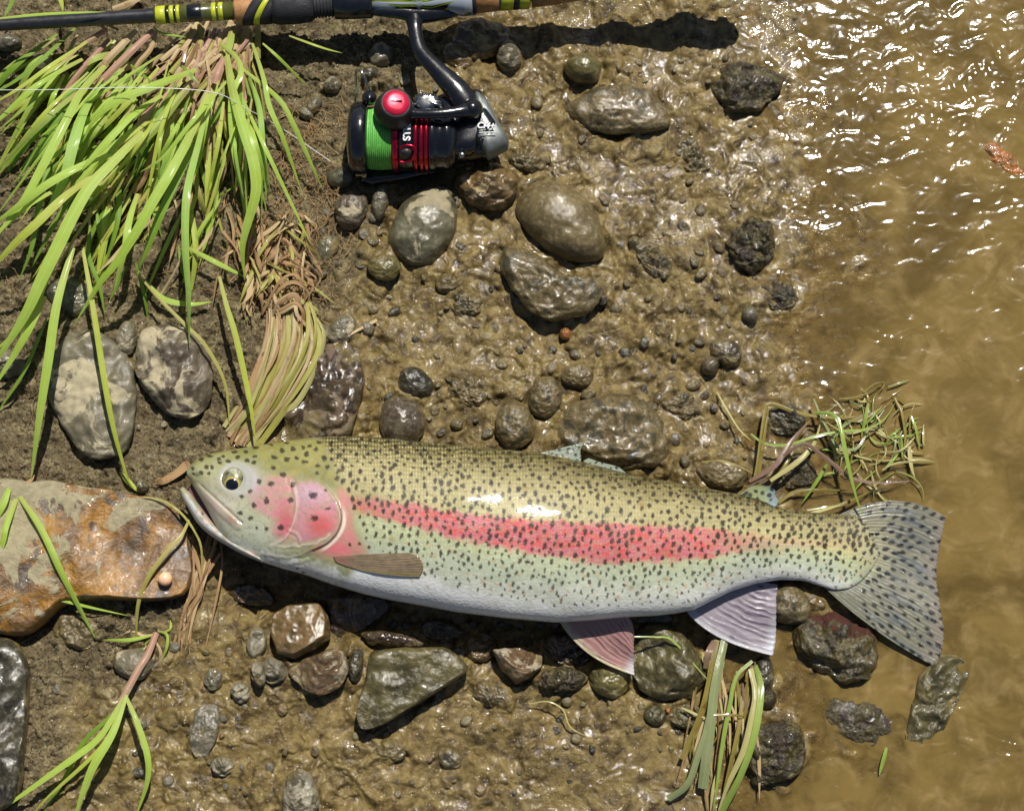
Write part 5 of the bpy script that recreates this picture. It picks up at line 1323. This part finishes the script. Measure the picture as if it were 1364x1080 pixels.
# under-layer of shaded blades
for i in range(84):
    x0 = rg.uniform(120,335); y0 = rg.uniform(60,150)+(rg.rand() < .6)*rg.uniform(40,150)
    L = rg.uniform(90,190); dx = rg.uniform(-.9,-.1) if x0 < 240 else rg.uniform(-.5,.35)
    x1 = x0+dx*L; y1 = y0+L*rg.uniform(.75,1)
    if y1 > 470: y1 = 470-rg.uniform(0,60)
    xm = (x0+x1)/2+rg.uniform(-14,14); ym = (y0+y1)/2-rg.uniform(-4,16)
    blade(main, arc([(x0,y0),(xm,ym),(x1,y1)], rg.uniform(14,26), rg.uniform(22,42), rg.uniform(6,16)), rg.uniform(4,9.5), rg.choice(['gd','g','gd','gy','ty']), tw=.7, seed=i, n=16)
for i in range(34):
    x0 = rg.uniform(70,200); y0 = rg.uniform(45,120); L = rg.uniform(80,190); an = rg.uniform(2.0,2.6)
    x1 = x0+math.cos(an)*L; y1 = y0+math.sin(an)*L
    blade(main, arc([(x0,y0),((x0+x1)/2+rg.uniform(-8,8),(y0+y1)/2-rg.uniform(0,12)),(x1,y1)], rg.uniform(16,28), rg.uniform(26,44), rg.uniform(8,22)), rg.uniform(5,11), rg.choice(['g','gd','gy','pg']), tw=.5, seed=i, n=18)
for i in range(60):   # crown of pale stem bases under the rod
    x0 = rg.uniform(255,345); y0 = rg.uniform(22,60); L = rg.uniform(35,90); an = rg.uniform(1.5,2.5)
    x1 = x0+math.cos(an)*L; y1 = y0+math.sin(an)*L
    blade(main, arc([(x0,y0),((x0+x1)/2+rg.uniform(-6,6),(y0+y1)/2),(x1,y1)], rg.uniform(18,30), rg.uniform(26,40), rg.uniform(16,34)), rg.uniform(5,10), rg.choice(['t','t','p','ty']), tw=.4, seed=i, n=12, name='stem', tip=False, base=.8, fold=.6)
for i in range(46):   # fine upper blades
    x0 = rg.uniform(110,340); y0 = rg.uniform(60,150); L = rg.uniform(110,240); an = (2.35 if x0 < 220 else rg.uniform(1.75,2.15) if x0 < 300 else rg.uniform(1.2,1.8))+rg.normal(0,.1)
    x1 = x0+math.cos(an)*L; y1 = y0+math.sin(an)*L; bx = rg.uniform(-10,10)
    blade(main, arc([(x0,y0),(x0*.6+x1*.4+bx,y0*.6+y1*.4),(x1-bx*.5,y1)], rg.uniform(28,42), rg.uniform(46,78), rg.uniform(14,34)), rg.uniform(3.2,8), rg.choice(['g','gy','g','gb','gd','pg']), tw=.4, seed=i, n=20)
# thatch of dead stuff under the whole clump
for i in range(100):
    x0 = rg.uniform(110,350); y0 = rg.uniform(55,330); a = rg.uniform(1.0,2.6); L = rg.uniform(30,90)
    x1 = x0+math.cos(a)*L; y1 = y0+math.sin(a)*L
    if x1 < 100 and y1 > 200: continue
    blade(main, arc([(x0,y0),((x0+x1)/2+rg.uniform(-9,9),(y0+y1)/2),(x1,y1)], rg.uniform(15,22), rg.uniform(17,28), rg.uniform(14,20)), rg.uniform(3,6), rg.choice(['t','tb','tb','t','gd']), tw=1.0, seed=i, name='dead_blade', n=12, base=.8)
# tangled dead mat at its foot
mat_ = root('straw_bundle', 380, 395, 12, 'bundle of dry tan and yellowing grass pressed flat against the bank above the fish head', 'dry grass')
for i in range(62):
    u0 = rg.uniform(-1,1); m = rg.choice(['ty','t','ty','t','tb','wp'])
    xs = 382+u0*22+rg.uniform(-8,8); ys = 395+rg.uniform(-30,24)
    bulge = rg.uniform(4,30)*(1 if u0 > -.2 else .2)
    xe = 322+u0*20+rg.uniform(-6,8); ye = 590+rg.uniform(-22,6)
    x1 = xs-6+bulge; y1 = 455+rg.uniform(-10,10)
    x2 = (x1+xe)/2+bulge*.35; y2 = 525+rg.uniform(-10,10)
    blade(mat_, arc([(xs,ys),(x1,y1),(x2,y2),(xe,ye)], 16+rg.uniform(-3,5), rg.uniform(14,38), 14), rg.uniform(3.5,9), m, tw=.9, seed=i, n=22, tip=False, base=.5)
for i in range(110):
    a0 = rg.uniform(-.2,1); x0 = 315+95*rg.rand(); y0 = 275+105*rg.rand(); L = rg.uniform(25,80)
    an = rg.uniform(.2,2.6); x1 = x0+L*math.cos(an); y1 = y0+L*math.sin(an)
    y1 = min(y1, 415); x1 = np.clip(x1, 330, 422)
    blade(mat_, arc([(x0,y0),((x0+x1)/2+rg.uniform(-7,7),(y0+y1)/2),(x1+rg.uniform(-5,5),y1),(x1+rg.uniform(-14,10),y1+rg.uniform(2,22))], rg.uniform(8,18), rg.uniform(14,34), rg.uniform(10,24)), rg.uniform(3,7), rg.choice(['t','tb','tb','ty','t']), tw=1.0, seed=i, n=14, name='dead_blade', base=.7)
for i in range(7):   # the fold where the bundle turns over
    y = 372+i*6+rg.uniform(-8,8)
    blade(mat_, arc([(352+rg.uniform(-10,10),418+rg.uniform(-8,14)),(372,y+8),(392,y-2),(404+rg.uniform(-9,9),y+10),(406+rg.uniform(-12,8),y+30)], 16, 38, 18), rg.uniform(3,6), rg.choice(['t','tb','t']), tw=.5, seed=i, n=18, name='dead_blade', tip=False)
# lower left clump
low = root('grass_clump', 22, 652, 22, 'small clump of green blades rooted on the left edge of the orange rock', 'grass')
for p, w_, m, a, b, c in [([(22,655),(55,705),(85,769),(128,852)],9,'g',30,56,16), ([(24,658),(8,700),(4,720),(-8,765)],9,'g',30,46,30), ([(20,660),(12,650),(4,672),(-10,700)],10,'g',30,40,34), ([(10,690),(22,750),(40,783),(98,803),(172,820)],5,'g',26,40,16),
    ([(18,655),(30,690),(36,730),(30,790)],4,'tb',28,30,26), ([(26,650),(40,640),(46,632)],6,'tb',28,30,26),([(22,660),(14,700),(10,740),(14,780)],4,'tb',28,30,26),([(30,655),(44,700),(40,740)],4,'t',28,32,26)]:
    blade(low, arc(p, a, b, c), w_, m, tw=.3, seed=w_, n=28)
plant = root('grass_plant', 208, 845, 10, 'young grass plant with a pink stem and green blades at the lower left', 'grass')
blade(plant, arc([(208,842),(196,872),(183,893),(160,936)],16,26,28), 9,'p',name='stem',tip=False,base=.9,fold=.9)
for p, w_, m, a, b, c in [([(165,928),(150,955),(128,986),(80,1022),(-10,1086)],9,'g',28,40,20), ([(168,925),(150,975),(122,1025),(98,1092)],11,'g',28,44,24), ([(168,928),(182,960),(196,1005),(196,1040),(180,1090)],8,'g',28,40,16),
    ([(205,845),(172,852),(136,852)],5,'g',16,20,14), ([(210,840),(222,845),(222,862),(215,880)],4,'g',16,22,12), ([(165,935),(140,960),(110,990),(84,1040),(48,1095)],6,'gd',26,30,10), ([(165,930),(148,975),(120,1010),(60,1065),(40,1092)],5,'gy',26,36,16),
    ([(195,860),(170,890),(156,902)],4,'t',14,16,10), ([(205,850),(214,870),(208,890)],4,'t',14,18,8), ([(200,850),(172,880),(155,872)],4,'gd',14,18,8),
    ([(206,846),(226,838),(228,826),(236,832)],3,'gy',14,18,10), ([(204,845),(190,846),(176,840),(160,846)],4,'t',14,18,10), ([(206,846),(200,870),(196,884)],5,'t',12,18,10)]:
    blade(plant, arc(p, a, b, c), w_, m, tw=.3, seed=w_, n=26)
# loose single straws
def loose(label, pts, w_, m, z, cat='straw', name='dry_straw', **k):
    p = np.array(pts, float); zz_ = arc(p, *z)
    V, F, al, ac = ribbon(zz_, w_, tw=.4, **k)
    c = V.mean(0)
    o = link(name, mesh_np(name, V-c, F, attrs={'along':al,'across':ac}), BM[m]); o.location = c
    return tag(o, label, cat)
loose('bent tan straw arching over the orange rock beside the fish egg', [(252,692),(242,712),(222,735),(203,760),(190,785),(183,812),(181,860)], 6,'ty',(26,44,14))
loose('thin curved straw running from the orange rock to the fish chin', [(190,662),(215,666),(240,682),(262,712),(269,740),(266,790)], 3.2,'ty',(26,34,10))
loose('yellow straw tip lying across the soil above the orange rock', [(160,628),(172,642),(186,656)], 7,'gy',(14,18,16))
loose('thin brown straw standing right of the straw roots', [(290,700),(296,745),(290,790),(272,870)], 3.2,'tb',(10,20,10))
loose('long thin brown straw bending down to the grey slab stone', [(218,905),(235,950),(255,985),(280,1025),(310,1060)], 3.5,'t',(10,15,8))
loose('short straw lying across the mud and the small blue-grey pebble', [(430,472),(455,452),(502,426)], 4,'t',(13,16,12), tip=False)
loose('dry yellow-tipped straw pointing right from the straw bundle', [(368,348),(400,372),(425,388),(445,404)], 5,'ty',(14,18,12))
loose('dry leaf curl lying beside the fish snout', [(193,636),(215,640),(235,630),(252,616)], 12,'tb',(10,18,16), tip=False, base=.3)
loose('pale straw crossing the wet grass bunch under the anal fin', [(908,942),(925,950),(944,958)], 3.6,'wp',(12,14,16))
loose('thin olive straw lying on the olive boulder between the fins', [(845,848),(872,848),(895,852),(925,885),(945,908)], 3,'wg',(24,22,16))
loose('thin straw curve above the mud pit near the bottom', [(705,937),(730,934),(750,945),(760,968),(785,982)], 2,'wp',(8,10,6))
loose('olive leaf sliver floating by the dark oval stone', [(1181,995),(1178,1008),(1171,1032)], 6,'wg',(3,4,2))
loose('long thin straw curving over the mud into the grass tangle', [(955,522),(968,545),(985,572),(1002,588)], 3,'wp',(7,9,8))
loose('small brown curl of dead leaf by the wet grass stones', [(935,615),(962,615),(985,622),(1003,630)], 5,'wo',(8,13,9))
roots = root('straw_roots', 255, 800, 8, 'brown bunch of dead stems hanging down below the fish snout', 'dry grass')
for i in range(24):
    x0 = 268+rg.uniform(-14,26); y0 = 712+rg.uniform(-10,30)
    blade(roots, arc([(x0,y0),(262+rg.uniform(-8,10),780),(250+rg.uniform(-8,10),815),(238+rg.uniform(-14,16),865+rg.uniform(-14,24))], rg.uniform(8,16), rg.uniform(8,22), rg.uniform(7,12)), rg.uniform(2.5,5.5), rg.choice(['tb','tb','t']), tw=.6, seed=i, n=16, name='dead_stem', base=.8)
# tangle in the water
tang = root('grass_tangle', 1110, 610, 3, 'wet tangle of olive and brown grass in the muddy water above the tail', 'wet grass')
TG = [([(1003,648),(1009,618),(1013,590),(1019,551),(1026,538),(1061,549),(1086,554),(1122,556),(1148,556)],5.5,'wo',(10,16,2)), ([(1008,645),(1014,610),(1020,570),(1024,545)],5,'wo',(9,14,12)),
 ([(998,641),(1031,621),(1046,600),(1061,580),(1082,557)],7,'wb',(14,22,9)), ([(996,650),(1020,632),(1045,606),(1071,591),(1092,604),(1114,621),(1134,637),(1173,643),(1216,640)],5.5,'wb',(12,26,2)),
 ([(1000,578),(1020,591),(1051,592),(1086,581),(1122,574),(1155,571),(1179,557),(1193,535)],4,'wg',(10,22,3)), ([(1084,531),(1093,552),(1102,570),(1116,594),(1139,598),(1153,580),(1156,560)],4.5,'wgg',(10,12,3)),
 ([(1026,640),(1061,616),(1078,600),(1086,588),(1094,560)],7,'wp',(12,20,6)), ([(1085,550),(1110,552),(1120,570),(1124,590),(1132,627),(1141,663),(1151,690)],6,'wg',(14,28,12)),
 ([(1102,618),(1090,638),(1081,651),(1068,671)],5,'wg',(8,8,3)), ([(1037,670),(1059,655),(1092,653),(1130,653)],5,'wo',(4,8,3)), ([(1075,679),(1114,674),(1143,663),(1168,648)],5,'wo',(10,10,2)), ([(1040,676),(1062,686),(1100,678),(1140,664),(1160,655)],4,'wp',(14,13,2)),
 ([(1157,537),(1152,560),(1147,582)],5,'wg',(5,6,2)), ([(1212,552),(1220,570),(1225,598)],4,'wg',(4,7,2)), ([(1172,602),(1200,600),(1222,578)],3.4,'wp',(2,7,2)), ([(1175,626),(1190,618),(1222,614),(1246,615)],3,'wp',(3,8,2)),
 ([(1204,606),(1212,612),(1228,612),(1246,615)],2.6,'wp',(4,6,2)), ([(1211,594),(1214,620),(1219,637)],6,'wp',(4,6,3)), ([(1200,580),(1202,605),(1202,612)],3.6,'wg',(4,5,2)), ([(1178,626),(1190,612),(1199,600)],4,'wg',(3,5,2)),
 ([(1118,531),(1145,528),(1170,515),(1182,508)],3,'wo',(2,6,2)), ([(1150,522),(1165,512),(1178,510),(1172,522)],3,'wo',(3,6,3)), ([(1183,515),(1198,510),(1214,505)],2.4,'wgg',(3,4,2)), ([(1192,530),(1202,550),(1206,580),(1203,604)],4.5,'wo',(3,7,2)),
 ([(1118,555),(1140,558),(1165,552),(1178,538)],9,'wo',(1,5,1)), ([(1030,640),(1045,622),(1058,600)],5,'wo',(8,12,8))]
for p, w_, m, z in TG: blade(tang, arc(p, *z), w_, m, name='strand', tw=.5, seed=w_*3, n=34, base=.75)
for i in range(70):
    t0 = rg.uniform(0,6.28); r = rg.rand()**.6; x = 1158+66*r*math.cos(t0); y = 585+70*r*math.sin(t0)
    a = rg.uniform(0,6.28); L = rg.uniform(22,62); q = [(x,y)]; cv = rg.uniform(-.5,.5)
    for s_ in range(4): a += cv+rg.normal(0,.15); x += math.cos(a)*L/4; y += math.sin(a)*L/4; x = 1158+min(max(x-1158,-75),72); y = min(max(y,505),668); q.append((x,y))
    blade(tang, arc(q, rg.uniform(-1,3), rg.uniform(2,8), rg.uniform(-2,2)), rg.uniform(1.3,3.4), rg.choice(['wo','wp','wp','wgg','wo','wg']), name='strand', tw=.6, seed=i, n=16, base=.8)
# bunch below the anal fin
bun = root('grass_bunch', 965, 880, 6, 'bunch of wet green and brown grass stems hanging below the anal fin', 'wet grass')
BN = [([(966,850),(956,896),(951,925),(948,955),(941,1009),(936,1050)],13,'wgg',(14,26,8)), ([(962,880),(950,930),(942,970),(932,1000),(916,1044),(890,1064)],9,'wgg',(14,24,6)), ([(955,852),(949,880),(945,910),(934,951),(909,1011)],9,'wo',(14,22,8)),
 ([(934,965),(928,1000),(917,1030)],5,'wo',(10,14,7)), ([(1002,880),(984,896),(976,915),(973,935),(964,982),(956,1040),(950,1085)],5.5,'wg',(14,24,6)), ([(1005,886),(1012,905),(1013,932),(1004,984),(986,1034),(960,1084)],9,'wg',(12,34,6)),
 ([(1000,890),(1006,925),(1000,960),(990,1000),(970,1044),(955,1085)],8,'wp',(12,30,6)), ([(990,920),(985,965),(975,1010),(962,1060)],6,'wo',(10,18,6)), ([(950,951),(975,952),(994,954)],4,'wo',(18,20,14)), ([(952,853),(944,870),(941,890)],9,'wb',(14,22,14)),
 ([(936,868),(938,882),(946,895)],3,'wp',(12,18,12)), ([(958,925),(962,950),(966,1000)],3,'wp',(12,14,6)), ([(945,1000),(940,1040),(944,1082)],5,'tb',(8,10,6)), ([(958,1020),(950,1050),(946,1085)],4,'wp',(8,10,6))]
for p, w_, m, z in BN: blade(bun, arc(p, *z), w_, m, name='strand', tw=.4, seed=w_*2, n=30, tip=w_ < 9, base=.8)
for i in range(46):
    x = rg.uniform(925,1008); y = rg.uniform(870,960); L = rg.uniform(40,130); a = rg.uniform(-.35,.12)
    blade(bun, arc([(x,y),(x+a*L*.4+rg.uniform(-7,7),y+L*.5),(x+a*L,min(y+L,1090))], rg.uniform(8,14), rg.uniform(8,16), rg.uniform(4,8)), rg.uniform(2,5.5), rg.choice(['wo','tb','wo','wp','wb','t']), name='strand', tw=.6, seed=i, n=14)
# root hairs and dry fibres in the soil: nobody could count them
def fibres(name, label, boxes, mat, seed, cat='roots'):
    r = np.random.RandomState(seed); Vs, Fs, n0 = [], [], 0
    for (x0,y0,x1,y1,n,L0,L1,rad) in boxes:
        for i in range(n):
            x, y = r.uniform(x0,x1), r.uniform(y0,y1); a = r.uniform(0,6.28); L = r.uniform(L0,L1); P = [(x,y)]
            for s_ in range(6):
                a += r.normal(0,.55); x += math.cos(a)*L/6; y += math.sin(a)*L/6; P.append((x,y))
            P = catmull(np.array(P), 13); g = ground_mm(P[:,0], P[:,1], False)
            P3 = at(P[:,0], P[:,1], g+1.6+r.uniform(0,2.5)*np.sin(np.linspace(0,3.14,13)))
            V, F = tube(P3, np.linspace(rad,rad*.4,13)/1000, 4, cap=False); Vs.append(V); Fs.append(F+n0); n0 += len(V)
    o = link(name, mesh_np(name, np.vstack(Vs), np.vstack(Fs)), mat); o['kind'] = 'stuff'; o['label'] = label; return o
M_hair = plain('dry_root_fibre', srgb('#9c7d52'), .7, var=.3)
fibres('root_fibres', 'fine tan root hairs spread over the dry soil left of the reel', [(365,150,470,330,150,18,60,.30),(330,230,430,420,70,15,50,.3),(0,60,330,420,170,15,55,.28),(400,290,470,430,22,15,40,.25)], M_hair, 3)
fibres('dead_fibres', 'fine brown root hairs around the orange rock and the lower left mud', [(0,440,70,640,24,20,60,.3),(180,600,330,860,40,15,50,.25),(60,810,330,900,26,15,40,.22),(600,920,930,1070,10,15,45,.2),(60,900,330,1070,12,15,45,.22)], plain('brown_root_fibre', srgb('#6f5436'), .7, var=.3), 4)
# fishing line lying over the grass
lp = at(*catmull(np.array([(-60,120,48),(60,120,70),(180,117,74),(282,123,66),(330,146,50),(375,171,26),(440,215,16)],float), 60).T)
k = N('clear_line'); ml = k.done(k.principled(color=(.75,.78,.72), rough=.2, coat=.5))
fl_ = link('fishing_line', mesh_np('fishing_line', *(lambda r_: (r_[0]-lp.mean(0), r_[1]))(tube(lp, .00026, 6, cap=False))), ml); fl_.location = lp.mean(0)
tag(fl_, 'thin pale fishing line stretched across the green grass blades', 'line')
